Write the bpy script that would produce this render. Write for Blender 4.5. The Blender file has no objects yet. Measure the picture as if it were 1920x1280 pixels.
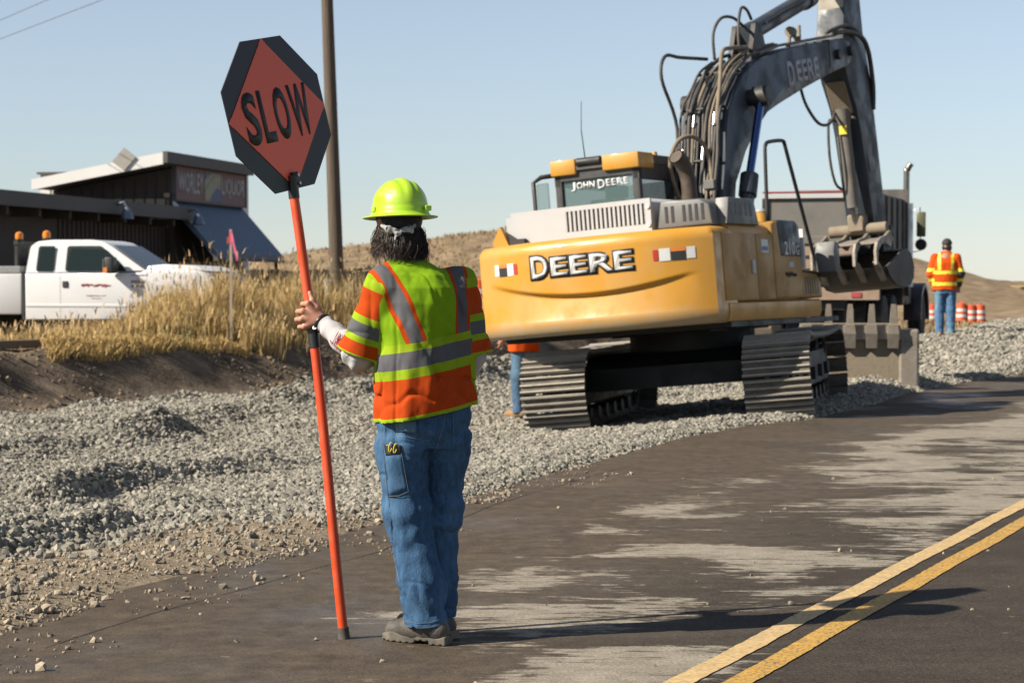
import bpy, bmesh, math, random
import numpy as np
from mathutils import Vector, Matrix, Euler
R = math.radians
random.seed(7); np.random.seed(7)
SC = bpy.context.scene
COL = SC.collection

# ------------------------------------------------------------------ camera
CAMH, FPX, PITCH = 1.41, 4000.0, math.atan(110 / 4000.0)
cam_d = bpy.data.cameras.new('camera'); cam = bpy.data.objects.new('camera', cam_d); COL.objects.link(cam)
cam.location = (0, 0, CAMH); cam.rotation_euler = (R(90) - PITCH, 0, 0)
cam_d.sensor_width = 36; cam_d.lens = 36 * FPX / 1920; cam_d.clip_end = 8000; cam_d.clip_start = .1
cam_d.dof.use_dof = True; cam_d.dof.focus_distance = 8.4; cam_d.dof.aperture_fstop = 7.1
SC.camera = cam
# ------------------------------------------------------------------ sky and sun
SUN_EL, SUN_AZ = R(36), math.atan2(-.94, -.342)          # azimuth from +Y towards +X
W = bpy.data.worlds.new('World'); SC.world = W; W.use_nodes = True
nt = W.node_tree; bg = nt.nodes['Background']
sky = nt.nodes.new('ShaderNodeTexSky'); sky.sky_type = 'NISHITA'; sky.sun_disc = False
sky.sun_elevation = SUN_EL; sky.sun_rotation = SUN_AZ; sky.altitude = 0
sky.air_density = 1.0; sky.dust_density = .05; sky.ozone_density = 6.0
hs = nt.nodes.new('ShaderNodeHueSaturation'); hs.inputs['Saturation'].default_value = .6; hs.inputs['Value'].default_value = 1.07   # thin even haze
nt.links.new(sky.outputs[0], hs.inputs['Color']); nt.links.new(hs.outputs[0], bg.inputs[0]); bg.inputs[1].default_value = .055
sund = bpy.data.lights.new('sun', 'SUN'); sund.energy = 5.0; sund.angle = R(.53); sund.color = (1, .9, .76)
sun = bpy.data.objects.new('sun', sund); COL.objects.link(sun)
SV = Vector((math.sin(SUN_AZ) * math.cos(SUN_EL), math.cos(SUN_AZ) * math.cos(SUN_EL), math.sin(SUN_EL)))
sun.rotation_euler = SV.to_track_quat('Z', 'Y').to_euler(); sun.location = SV * 50
SC.view_settings.view_transform = 'Standard'; SC.view_settings.look = 'None'
SC.view_settings.exposure = 1.07; SC.view_settings.gamma = 1.0; SC.view_settings.use_curve_mapping = False

# ------------------------------------------------------------------ helpers
def pxw(px, py, Y):
    """photo pixel (1920x1280) and distance along the view -> world point"""
    dx = (px - 960) / FPX; v = (640 - py) / FPX
    dy = math.cos(PITCH) + v * math.sin(PITCH); dz = -math.sin(PITCH) + v * math.cos(PITCH)
    return Vector((dx * Y / dy, Y, CAMH + dz * Y / dy))
def link(name, me, mat=None, parent=None):
    o = bpy.data.objects.new(name, me); COL.objects.link(o)
    if mat is not None and me is not None:
        for m in (mat if isinstance(mat, (list, tuple)) else [mat]):
            if len(me.materials) < 20 and m.name not in [x.name for x in me.materials if x]: me.materials.append(m)
    if parent is not None: o.parent = parent
    return o
def tag(o, label, cat, group=None, kind=None):
    o['label'] = label
    if cat: o['category'] = cat
    if group: o['group'] = group
    if kind: o['kind'] = kind
    return o
def thing(name, label, cat, mw=Matrix(), group=None):
    o = bpy.data.objects.new(name, None); COL.objects.link(o); o.matrix_world = mw
    o.empty_display_size = .1
    return tag(o, label, cat, group)
def structure(o, label=None):
    o['kind'] = 'structure'
    if label: o['label'] = label
    return o
def dup(o, parent=None, mat=None):
    c = o.copy(); COL.objects.link(c)
    if parent is not None: c.parent = parent
    return c

class MB:
    """collects shapes into one bmesh"""
    def __init__(s): s.bm = bmesh.new(); s.mi = 0
    def _fin(s, vs, M):
        if M is not None: bmesh.ops.transform(s.bm, matrix=M, verts=vs)
        fs = {f for v in vs for f in v.link_faces}
        for f in fs: f.material_index = s.mi
        return vs
    def box(s, a, b, M=None, bev=0, seg=1):
        x0, y0, z0 = a; x1, y1, z1 = b
        r = bmesh.ops.create_cube(s.bm, size=1)
        T = Matrix.Translation(((x0 + x1) / 2, (y0 + y1) / 2, (z0 + z1) / 2)) @ Matrix.Diagonal((x1 - x0, y1 - y0, z1 - z0, 1))
        bmesh.ops.transform(s.bm, matrix=T, verts=r['verts'])
        vs = r['verts']
        if bev:
            es = list({e for v in vs for e in v.link_edges})
            rr = bmesh.ops.bevel(s.bm, geom=es, offset=bev, segments=seg, affect='EDGES', profile=.5)
            vs = list({v for f in rr['faces'] for v in f.verts} | {v for v in vs if v.is_valid})
        return s._fin(vs, M)
    def prism(s, pts, lo, hi, axis=1, M=None, bev=0, seg=2):
        """2D polygon extruded along axis; pts are the two other coords in xyz order"""
        def mk(p, h):
            l = list(p); l.insert(axis, h); return s.bm.verts.new(l)
        A = [mk(p, lo) for p in pts]; B = [mk(p, hi) for p in pts]
        fs = []
        n = len(pts)
        fs.append(s.bm.faces.new(A)); fs.append(s.bm.faces.new(B[::-1]))
        for i in range(n): fs.append(s.bm.faces.new((A[i], B[i], B[(i + 1) % n], A[(i + 1) % n])))
        bmesh.ops.recalc_face_normals(s.bm, faces=fs)
        vs = A + B
        if bev:
            es = list({e for f in fs[:2] for e in f.edges})
            rr = bmesh.ops.bevel(s.bm, geom=es, offset=bev, segments=seg, affect='EDGES', profile=.5)
            vs = list({v for f in rr['faces'] for v in f.verts} | {v for v in vs if v.is_valid} | {v for f in fs if f.is_valid for v in f.verts})
        return s._fin(vs, M)
    def tube(s, pts, rad, n=8, M=None, caps=True, closed=False):
        pts = [Vector(p) for p in pts]; N = len(pts)
        rads = rad if isinstance(rad, (list, tuple)) else [rad] * N
        rings = []; up = None
        for i, p in enumerate(pts):
            if closed: t = pts[(i + 1) % N] - pts[i - 1]
            else: t = pts[min(i + 1, N - 1)] - pts[max(i - 1, 0)]
            if t.length < 1e-9: t = Vector((0, 0, 1))
            t.normalize()
            if up is None:
                up = Vector((0, 0, 1)) if abs(t.z) < .9 else Vector((1, 0, 0))
            a = t.cross(up)
            if a.length < 1e-5: a = t.cross(Vector((1, .3, 0)))
            a.normalize(); b = a.cross(t); up = b
            rings.append([s.bm.verts.new(p + rads[i] * (math.cos(2 * math.pi * k / n) * a + math.sin(2 * math.pi * k / n) * b)) for k in range(n)])
        fs = []
        for i in range(N if closed else N - 1):
            A, B = rings[i], rings[(i + 1) % N]
            for k in range(n): fs.append(s.bm.faces.new((A[k], A[(k + 1) % n], B[(k + 1) % n], B[k])))
        if caps and not closed:
            fs.append(s.bm.faces.new(rings[0][::-1])); fs.append(s.bm.faces.new(rings[-1]))
        bmesh.ops.recalc_face_normals(s.bm, faces=fs)
        return s._fin([v for r in rings for v in r], M)
    def cyl(s, p0, p1, r, r2=None, n=16, M=None):
        return s.tube([p0, p1], [r, r if r2 is None else r2], n, M)
    def lathe(s, prof, n=24, M=None, sx=1, sy=1):
        rings = []
        for r, z in prof:
            rings.append([s.bm.verts.new((r * math.cos(2 * math.pi * k / n) * sx, r * math.sin(2 * math.pi * k / n) * sy, z)) for k in range(n)])
        fs = []
        for A, B in zip(rings, rings[1:]):
            for k in range(n): fs.append(s.bm.faces.new((A[k], A[(k + 1) % n], B[(k + 1) % n], B[k])))
        for r_, flip in ((rings[0], 1), (rings[-1], 0)): fs.append(s.bm.faces.new(r_[::-1] if flip else r_))
        bmesh.ops.recalc_face_normals(s.bm, faces=fs)
        return s._fin([v for r in rings for v in r], M)
    def loft(s, secs, M=None):
        """box-section loft: (centre, half x, half y) from base to tip"""
        s.grid([[(c[0] + a * i, c[1] + b * j, c[2]) for i, j in ((-1, -1), (1, -1), (1, 1), (-1, 1))] for c, a, b in secs], None, wrap=True)
        s.bm.verts.ensure_lookup_table(); n = 4 * len(secs); vs = list(s.bm.verts)[-n:]; s.bm.faces.new(vs[-4:]); s.bm.faces.new(vs[:4][::-1])
        bmesh.ops.recalc_face_normals(s.bm, faces=list({f for v in vs for f in v.link_faces})); return s._fin(vs, M)
    def quad(s, pts, M=None):
        vs = [s.bm.verts.new(p) for p in pts]; s.bm.faces.new(vs); return s._fin(vs, M)
    def grid(s, P, M=None, wrap=False):
        """P[i][j] -> points"""
        V = [[s.bm.verts.new(p) for p in row] for row in P]; fs = []
        for i in range(len(V) - 1):
            m = len(V[i])
            for j in range(m if wrap else m - 1):
                fs.append(s.bm.faces.new((V[i][j], V[i][(j + 1) % m], V[i + 1][(j + 1) % m], V[i + 1][j])))
        return s._fin([v for r in V for v in r], M)
    def mesh(s, m, M=None):
        n0 = len(s.bm.verts); s.bm.from_mesh(m); s.bm.verts.ensure_lookup_table()
        return s._fin(list(s.bm.verts)[n0:], M)
    def build(s, name, mat, parent=None, smooth=False, angle=None):
        me = bpy.data.meshes.new(name); s.bm.to_mesh(me); s.bm.free()
        if smooth or angle:
            me.polygons.foreach_set('use_smooth', [True] * len(me.polygons))
            if angle: me.set_sharp_from_angle(angle=R(angle))
        return link(name, me, mat, parent)

def arrmesh(name, V, Fq, mat, parent=None, smooth=True, mi=None):
    me = bpy.data.meshes.new(name); V = np.asarray(V, np.float32); Fq = np.asarray(Fq, np.int32)
    k = Fq.shape[1]
    me.vertices.add(len(V)); me.vertices.foreach_set('co', V.ravel())
    me.loops.add(Fq.size); me.loops.foreach_set('vertex_index', Fq.ravel())
    me.polygons.add(len(Fq)); me.polygons.foreach_set('loop_start', np.arange(0, Fq.size, k, dtype=np.int32))
    me.polygons.foreach_set('use_smooth', np.full(len(Fq), smooth))
    if mi is not None: me.polygons.foreach_set('material_index', np.asarray(mi, np.int32))
    me.update(calc_edges=True); me.validate()
    return link(name, me, mat, parent)

def nets(fn, lo, hi, h):
    """surface nets of an implicit function; returns verts, quads"""
    ax = [np.arange(lo[i], hi[i] + h, h, dtype=np.float32) for i in range(3)]
    # coarse pass first; the fine field is only evaluated near the surface
    q = 4; cx = [np.arange(lo[i], hi[i] + (q + 1) * h, q * h, dtype=np.float32) for i in range(3)]
    Dc = fn(*np.meshgrid(*cx, indexing='ij')).astype(np.float32)
    ii = [np.minimum((np.arange(len(a)) + q // 2) // q, len(c) - 1) for a, c in zip(ax, cx)]
    D = Dc[np.ix_(*ii)]; m_ = np.abs(D) < 3.2 * q * h + .02; I_ = np.nonzero(m_)
    D = np.where(m_, D, np.where(D < 0, -1, 1)).astype(np.float32); D[I_] = fn(ax[0][I_[0]], ax[1][I_[1]], ax[2][I_[2]])
    S = D < 0; n = np.array(D.shape) - 1
    acc = np.zeros((*n, 3), np.float32); cnt = np.zeros(n, np.float32)
    def sl(off): return tuple(slice(o, o + m) for o, m in zip(off, n))
    corners = [(i, j, k) for i in (0, 1) for j in (0, 1) for k in (0, 1)]
    for a in corners:
        for d in range(3):
            if a[d]: continue
            b = list(a); b[d] = 1; b = tuple(b)
            da, db = D[sl(a)], D[sl(b)]; m = (da < 0) != (db < 0)
            t = np.where(m, da / np.where(np.abs(da - db) < 1e-12, 1, da - db), 0)
            for c in range(3):
                acc[..., c] += np.where(m, (a[c] + t) if c == d else a[c], 0)
            cnt += m
    act = cnt > 0; idx = -np.ones(n, np.int64); idx[act] = np.arange(act.sum())
    base = np.stack(np.meshgrid(*[a[:-1] for a in ax], indexing='ij'), -1)
    V = (base + h * acc / np.maximum(cnt, 1)[..., None])[act]
    Q = []
    for d in range(3):
        e, f = [(1, 2), (2, 0), (0, 1)][d]
        s0 = [slice(None)] * 3; s1 = [slice(None)] * 3; s0[d] = slice(0, -1); s1[d] = slice(1, None)
        m = S[tuple(s0)] != S[tuple(s1)]; flip = S[tuple(s0)]
        I = np.argwhere(m); ok = (I[:, e] > 0) & (I[:, f] > 0) & (I[:, e] < n[e]) & (I[:, f] < n[f]); I = I[ok]
        fl = flip[tuple(I.T)]
        def at(de, df):
            J = I.copy(); J[:, e] += de; J[:, f] += df; return idx[tuple(J.T)]
        q = np.stack([at(-1, -1), at(0, -1), at(0, 0), at(-1, 0)], 1)
        q[~fl] = q[~fl][:, ::-1]; Q.append(q)
    Q = np.concatenate(Q); Q = Q[(Q >= 0).all(1)]
    return V, Q
def smin(a, b, k):
    h = np.clip(.5 + .5 * (b - a) / k, 0, 1); return b * (1 - h) + a * h - k * h * (1 - h)
def cone(X, Y, Z, a, b, ra, rb, sq=None):
    """tapered capsule distance, also returns parameter 0..1"""
    a = np.array(a, np.float32); b = np.array(b, np.float32); d = b - a; L2 = float(d @ d)
    t = np.clip(((X - a[0]) * d[0] + (Y - a[1]) * d[1] + (Z - a[2]) * d[2]) / L2, 0, 1)
    dx, dy, dz = X - a[0] - t * d[0], Y - a[1] - t * d[1], Z - a[2] - t * d[2]
    return np.sqrt(dx * dx + dy * dy + dz * dz) - (ra + (rb - ra) * t)
def chain(X, Y, Z, pts, rads, k=.02):
    D = None
    for i in range(len(pts) - 1):
        d = cone(X, Y, Z, pts[i], pts[i + 1], rads[i], rads[i + 1]); D = d if D is None else smin(D, d, k)
    return D
_tab = np.random.RandomState(3).rand(64, 64, 64).astype(np.float32) * 2 - 1
def vnoise(X, Y, Z):
    xi, yi, zi = np.floor(X).astype(int), np.floor(Y).astype(int), np.floor(Z).astype(int)
    fx, fy, fz = X - xi, Y - yi, Z - zi
    fx, fy, fz = [f * f * (3 - 2 * f) for f in (fx, fy, fz)]
    g = lambda a, b, c: _tab[(xi + a) & 63, (yi + b) & 63, (zi + c) & 63]
    l = lambda p, q, f: p + (q - p) * f
    return l(l(l(g(0, 0, 0), g(1, 0, 0), fx), l(g(0, 1, 0), g(1, 1, 0), fx), fy), l(l(g(0, 0, 1), g(1, 0, 1), fx), l(g(0, 1, 1), g(1, 1, 1), fx), fy), fz)
def vn2(X, Y, s=0.): return vnoise(np.asarray(X, float), np.asarray(Y, float), np.zeros_like(np.asarray(X, float)) + .37 + s)

def text_mesh(body, w=None, h=None, bold=0., ext=.002, spacing=1.0):
    cu = bpy.data.curves.new('txt', 'FONT'); cu.body = body; cu.size = 1; cu.extrude = 0; cu.offset = bold
    cu.space_character = spacing; cu.resolution_u = 4
    ob = bpy.data.objects.new('txt', cu); COL.objects.link(ob)
    dg = bpy.context.evaluated_depsgraph_get(); me = bpy.data.meshes.new_from_object(ob.evaluated_get(dg))
    bpy.data.objects.remove(ob); bpy.data.curves.remove(cu)
    co = np.array([v.co[:] for v in me.vertices]); lo, hi = co.min(0), co.max(0); c = (lo + hi) / 2; sz = hi - lo
    sx = w / sz[0] if w else None; sy = h / sz[1] if h else sx
    if sx is None: sx = sy
    bm = bmesh.new(); bm.from_mesh(me)
    bmesh.ops.transform(bm, matrix=Matrix.Diagonal((sx, sy, 1, 1)) @ Matrix.Translation(-Vector((c[0], c[1], 0))), verts=bm.verts)
    if ext:
        r = bmesh.ops.extrude_face_region(bm, geom=list(bm.faces))
        bmesh.ops.translate(bm, vec=(0, 0, ext), verts=[g for g in r['geom'] if isinstance(g, bmesh.types.BMVert)])
        bmesh.ops.recalc_face_normals(bm, faces=bm.faces)
    bm.to_mesh(me); bm.free(); return me
def frame(o, x, y):
    """matrix with local x,y axes (text plane) at o"""
    x = Vector(x).normalized(); y = Vector(y); y = (y - x * y.dot(x)).normalized(); z = x.cross(y)
    M = Matrix((x, y, z)).transposed().to_4x4(); M.translation = Vector(o); return M

# ------------------------------------------------------------------ materials
KA = .655          # all base colours share this factor so that they suit the exposure
def ka(c): return tuple(v * KA for v in c[:3])
_mats = {}
def mat(name, col, rough=.6, metal=0., var=.12, vscale=6., bump=0., bscale=40., dirt=None, dscale=3., damt=.4, spec=.5, trans=0., coat=0., stretch=None, rnd=0.):
    if name in _mats: return _mats[name]
    col = ka(col); dirt = ka(dirt) if dirt else None
    m = bpy.data.materials.new(name); m.use_nodes = True; N = m.node_tree.nodes; L = m.node_tree.links; P = N['Principled BSDF']
    P.inputs['Roughness'].default_value = rough; P.inputs['Metallic'].default_value = metal
    P.inputs['Specular IOR Level'].default_value = spec
    if coat: P.inputs['Coat Weight'].default_value = coat; P.inputs['Coat Roughness'].default_value = .1
    if trans: P.inputs['Transmission Weight'].default_value = trans
    tc = N.new('ShaderNodeTexCoord'); src = tc.outputs['Object']
    if stretch:
        mp = N.new('ShaderNodeMapping'); mp.inputs['Scale'].default_value = stretch; L.new(src, mp.inputs[0]); src = mp.outputs[0]
    def noise(sc, det=5.):
        n = N.new('ShaderNodeTexNoise'); n.inputs['Scale'].default_value = sc; n.inputs['Detail'].default_value = det; n.inputs['Roughness'].default_value = .62
        L.new(src, n.inputs['Vector']); return n
    n1 = noise(vscale); r1 = N.new('ShaderNodeMapRange'); r1.inputs[1].default_value = .25; r1.inputs[2].default_value = .75
    r1.inputs[3].default_value = 1 - var; r1.inputs[4].default_value = 1 + var; L.new(n1.outputs[0], r1.inputs[0])
    fac = r1.outputs[0]
    if rnd:
        oi = N.new('ShaderNodeObjectInfo'); r2 = N.new('ShaderNodeMapRange'); r2.inputs[3].default_value = 1 - rnd; r2.inputs[4].default_value = 1 + rnd
        L.new(oi.outputs['Random'], r2.inputs[0]); mu = N.new('ShaderNodeMath'); mu.operation = 'MULTIPLY'; L.new(fac, mu.inputs[0]); L.new(r2.outputs[0], mu.inputs[1]); fac = mu.outputs[0]
    mx = N.new('ShaderNodeVectorMath'); mx.operation = 'SCALE'; mx.inputs[0].default_value = col; L.new(fac, mx.inputs['Scale'])
    out = mx.outputs[0]
    if dirt:
        n2 = noise(dscale, 8.); r3 = N.new('ShaderNodeMapRange'); r3.inputs[1].default_value = .45; r3.inputs[2].default_value = .7; r3.inputs[4].default_value = damt
        L.new(n2.outputs[0], r3.inputs[0]); mi = N.new('ShaderNodeMix'); mi.data_type = 'RGBA'
        L.new(r3.outputs[0], mi.inputs[0]); L.new(out, mi.inputs[6]); mi.inputs[7].default_value = (*dirt, 1); out = mi.outputs[2]
        rr = N.new('ShaderNodeMapRange'); rr.inputs[3].default_value = rough; rr.inputs[4].default_value = max(rough, .85); rr.inputs[2].default_value = max(damt, .01)
        L.new(r3.outputs[0], rr.inputs[0]); L.new(rr.outputs[0], P.inputs['Roughness'])
    L.new(out, P.inputs['Base Color'])
    if bump:
        n3 = noise(bscale, 4.); b = N.new('ShaderNodeBump'); b.inputs['Strength'].default_value = bump; b.inputs['Distance'].default_value = .02
        L.new(n3.outputs[0], b.inputs['Height']); L.new(b.outputs[0], P.inputs['Normal'])
    _mats[name] = m; return m
def glass(name, col, rough=.05, alpha=.55):
    """tinted pane: part see-through, part reflecting"""
    m = bpy.data.materials.new(name); m.use_nodes = True; N = m.node_tree.nodes; L = m.node_tree.links
    P = N['Principled BSDF']; P.inputs['Base Color'].default_value = (*col, 1); P.inputs['Roughness'].default_value = rough
    P.inputs['Alpha'].default_value = alpha; P.inputs['Specular IOR Level'].default_value = .6
    return m
DUST = (.30, .25, .19)
# ================================================================== GROUND
EY = np.array([-20, 0, 8.48, 9.81, 11.7, 13.6, 15.9, 19.6, 20.9, 22.0, 23.6, 24.96, 27, 29.7, 32.6, 45, 60, 160.])
EX = np.array([-11, -4.7, -2.04, -1.69, -.94, -.37, .36, 1.66, 2.3, 3.1, 3.75, 4.3, 5.0, 6.2, 7.82, 14.4, 22.5, 77.])
def xe(Y): return np.interp(Y, EY, EX) + .05 * vn2(np.asarray(Y) * 1.7, np.asarray(Y) * 0 + 3.3)
def tt(X, Y): return (xe(Y) - X) * .93
def sst(a, b, x):
    u = np.clip((x - a) / (b - a), 0, 1); return u * u * (3 - 2 * u)
def ridge(pts, Yr): return [(p - 960) / FPX * Yr for p, _ in pts], [CAMH + (530 - q) / FPX * Yr for _, q in pts]
HILLS = [(*ridge([(380, 566), (430, 520), (470, 500), (540, 482), (600, 471), (700, 462), (800, 452), (880, 441), (920, 436), (1000, 428), (1200, 425), (1330, 432), (1475, 590)], 97), 52, 97),
         (*ridge([(1440, 560), (1520, 470), (1650, 474), (1707, 487), (1740, 495), (1802, 517), (1847, 526), (1920, 529), (2100, 532), (2300, 575)], 167), 118, 167)]
def gz(X, Y):
    X = np.asarray(X, float); Y = np.asarray(Y, float); t = tt(X, Y)
    z = np.interp(t, [-50, -.01, .12, .35, .7, 1.8, 3.2, 9.5], [-.06, -.03, .015, .035, .0, -.12, -.25, -.25])
    bed = sst(.5, 1.5, t) * (1 - sst(9.6, 10.6, t))
    wob = .35 * vn2(X * .5, Y * .5)
    # windrows left by the grader
    brk = .65 + .5 * vn2(X * .8, Y * .8, 11) + .35 * vn2(X * 2.4, Y * 2.4, 12)
    z = z + .36 * brk * np.exp(-((t - (6.4 + (Y - 20.5) * .19) - wob) / .36) ** 2) * sst(14, 18, Y) * (1 - sst(36, 44, Y))
    z = z + .27 * brk * np.exp(-((t - 3.45 - wob * .6) / .26) ** 2) * sst(14.2, 15.6, Y) * (1 - sst(18.6, 20.2, Y))
    z = z + .25 * brk * np.exp(-((t - 1.75 - wob * .35) / .19) ** 2) * sst(9.8, 10.8, Y) * (1 - sst(12.9, 14.0, Y))
    z = z + .12 * np.exp(-((t - 1.75) / .2) ** 2 - ((Y - 13.9) / .35) ** 2)
    z = z + bed * (.05 * vn2(X * 1.3, Y * 1.3, 2) + .045 * vn2(X * 3.1, Y * 3.1, 5) + .02 * vn2(X * 6.3, Y * 6.3, 9))
    # gravel heap the far worker stands on
    z = z + .64 * np.exp(-((X - 7.9) / 2.3) ** 2 - ((Y - 38.3) / 3.4) ** 2) * (t > 0)
    z = z + .75 * np.exp(-((X - 10.0) / 1.9) ** 2 - ((Y - 42) / 3.) ** 2) * (t > 0)
    z = z + .3 * np.exp(-((X - 4.9) / .9) ** 2 - ((Y - 29.2) / 1.6) ** 2) * sst(.1, .8, t)
    # cut bank and verge
    z = z + (.74 + .12 * vn2(X * .4, Y * .4, 8)) * sst(10.2, 11.9 + .3 * vn2(X * .6, Y * .6, 4), t) - .3 * sst(13, 17.5, t)
    z = z + .09 * sst(10, 11, t) * (1 - sst(13, 15, t)) * vn2(X * 2.2, Y * 2.2, 1)
    # spoil hill behind
    far = sst(12, 19, X) * sst(60, 100, Y)
    base = z * (1 - sst(46, 60, Y)) + (.1 - .85 * far) * sst(46, 60, Y)
    rough = (.22 * vn2(X * .35, Y * .35, 3) + .17 * vn2(X * 1.1, Y * 1.1, 6) + .1 * vn2(X * 2.7, Y * 2.7, 2)) * sst(56, 70, Y)
    zz = base
    for HX, HZ, y0, y1 in HILLS:
        r = np.interp(X, HX, HZ); on = sst(.2, .9, r)
        u = np.where(Y < y1, sst(y0, y1, Y) ** 1.1, 1 - sst(y1, y1 + 60, Y))
        zz = np.maximum(zz, base + (r - base) * u * on + rough * on * (.35 + .65 * (1 - sst(y1 - 12, y1, Y))))
    z = np.where(t > 0, zz, base); z = z - .6 * sst(190, 240, Y)
    return z
gx = np.concatenate([[-2500, -700, -250], np.arange(-90, -14, 1.2), np.arange(-14, 14, .14), np.arange(14, 60, .9), [90, 250, 700, 2500]])
gy = np.concatenate([[-300, -60, -12], np.arange(-2, 7, .8), np.arange(7, 46, .15), np.arange(46, 110, .7), np.arange(110, 200, 2.5), [230, 500, 1500, 5500]])
GX, GY = np.meshgrid(gx, gy, indexing='ij'); GZ = gz(GX, GY); GT = tt(GX, GY)
V = np.stack([GX, GY, GZ], -1).reshape(-1, 3); n1, n2 = GX.shape
I = np.arange(n1 * n2).reshape(n1, n2); Q = np.stack([I[:-1, :-1], I[1:, :-1], I[1:, 1:], I[:-1, 1:]], -1).reshape(-1, 4)
g_m = bpy.data.materials.new('earth'); g_m.use_nodes = True
def build_earth(m):
    N = m.node_tree.nodes; L = m.node_tree.links; P = N['Principled BSDF']; P.inputs['Roughness'].default_value = .95; P.inputs['Specular IOR Level'].default_value = .2
    tc = N.new('ShaderNodeTexCoord')
    def noise(sc, det=6):
        n = N.new('ShaderNodeTexNoise'); n.inputs['Scale'].default_value = sc; n.inputs['Detail'].default_value = det; n.inputs['Roughness'].default_value = .65; L.new(tc.outputs['Object'], n.inputs['Vector']); return n.outputs[0]
    def ramp(src, stops):
        r = N.new('ShaderNodeValToRGB'); e = r.color_ramp.elements
        while len(e) < len(stops): e.new(.5)
        for k, (p, c) in enumerate(stops): e[k].position = p; e[k].color = (*ka(c), 1)
        L.new(src, r.inputs[0]); return r.outputs[0]
    def mix(f, a, b):
        x = N.new('ShaderNodeMix'); x.data_type = 'RGBA'; L.new(f, x.inputs[0]); L.new(a, x.inputs[6]); L.new(b, x.inputs[7]); return x.outputs[2]
    def attr(nm):
        a = N.new('ShaderNodeAttribute'); a.attribute_name = nm; return a.outputs['Fac']
    grav = ramp(noise(38, 3), [(.3, (.13, .12, .1)), (.5, (.28, .262, .22)), (.7, (.4, .375, .315))])
    fine = ramp(noise(60, 4), [(.3, (.17, .13, .085)), (.5, (.3, .235, .155)), (.72, (.42, .35, .255))])
    dirt = ramp(noise(1.7, 9), [(.3, (.06, .045, .032)), (.5, (.16, .122, .085)), (.7, (.29, .23, .16))])
    field = ramp(noise(.9, 12), [(.3, (.15, .105, .062)), (.5, (.28, .205, .125)), (.7, (.4, .31, .2))])
    c = mix(attr('dirt'), field, dirt); c = mix(attr('gravel'), c, grav); c = mix(attr('fine'), c, fine)
    L.new(c, P.inputs['Base Color'])
    b = N.new('ShaderNodeBump'); b.inputs['Strength'].default_value = .9; b.inputs['Distance'].default_value = .07; L.new(noise(7, 10), b.inputs['Height']); L.new(b.outputs[0], P.inputs['Normal'])
build_earth(g_m)
ground = structure(arrmesh('ground', V, Q, g_m), 'gravel bed, cut dirt bank and dry hillside beside the road')
nz1 = vn2(GX * 1.1, GY * 1.1, 7) * .6
at = {'gravel': sst(-.2, .1, GT) * (1 - sst(10.0, 10.7, GT + nz1 * .5)) * (1 - sst(44, 50, GY)),
      'dirt': sst(9.5, 10.3, GT) * (1 - sst(11.6, 12.6, GT + nz1)) * (1 - sst(48, 60, GY)),
      'fine': (1 - sst(1.15, 1.7, GT + nz1 * .5)) * (1 - sst(12.5, 15.5, GY)) * .9 + (1 - sst(.1, .35, GT)) * sst(12, 15, GY) * .8}
for k, a in at.items():
    A = ground.data.attributes.new(k, 'FLOAT', 'POINT'); A.data.foreach_set('value', a.reshape(-1).astype(np.float32))

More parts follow.
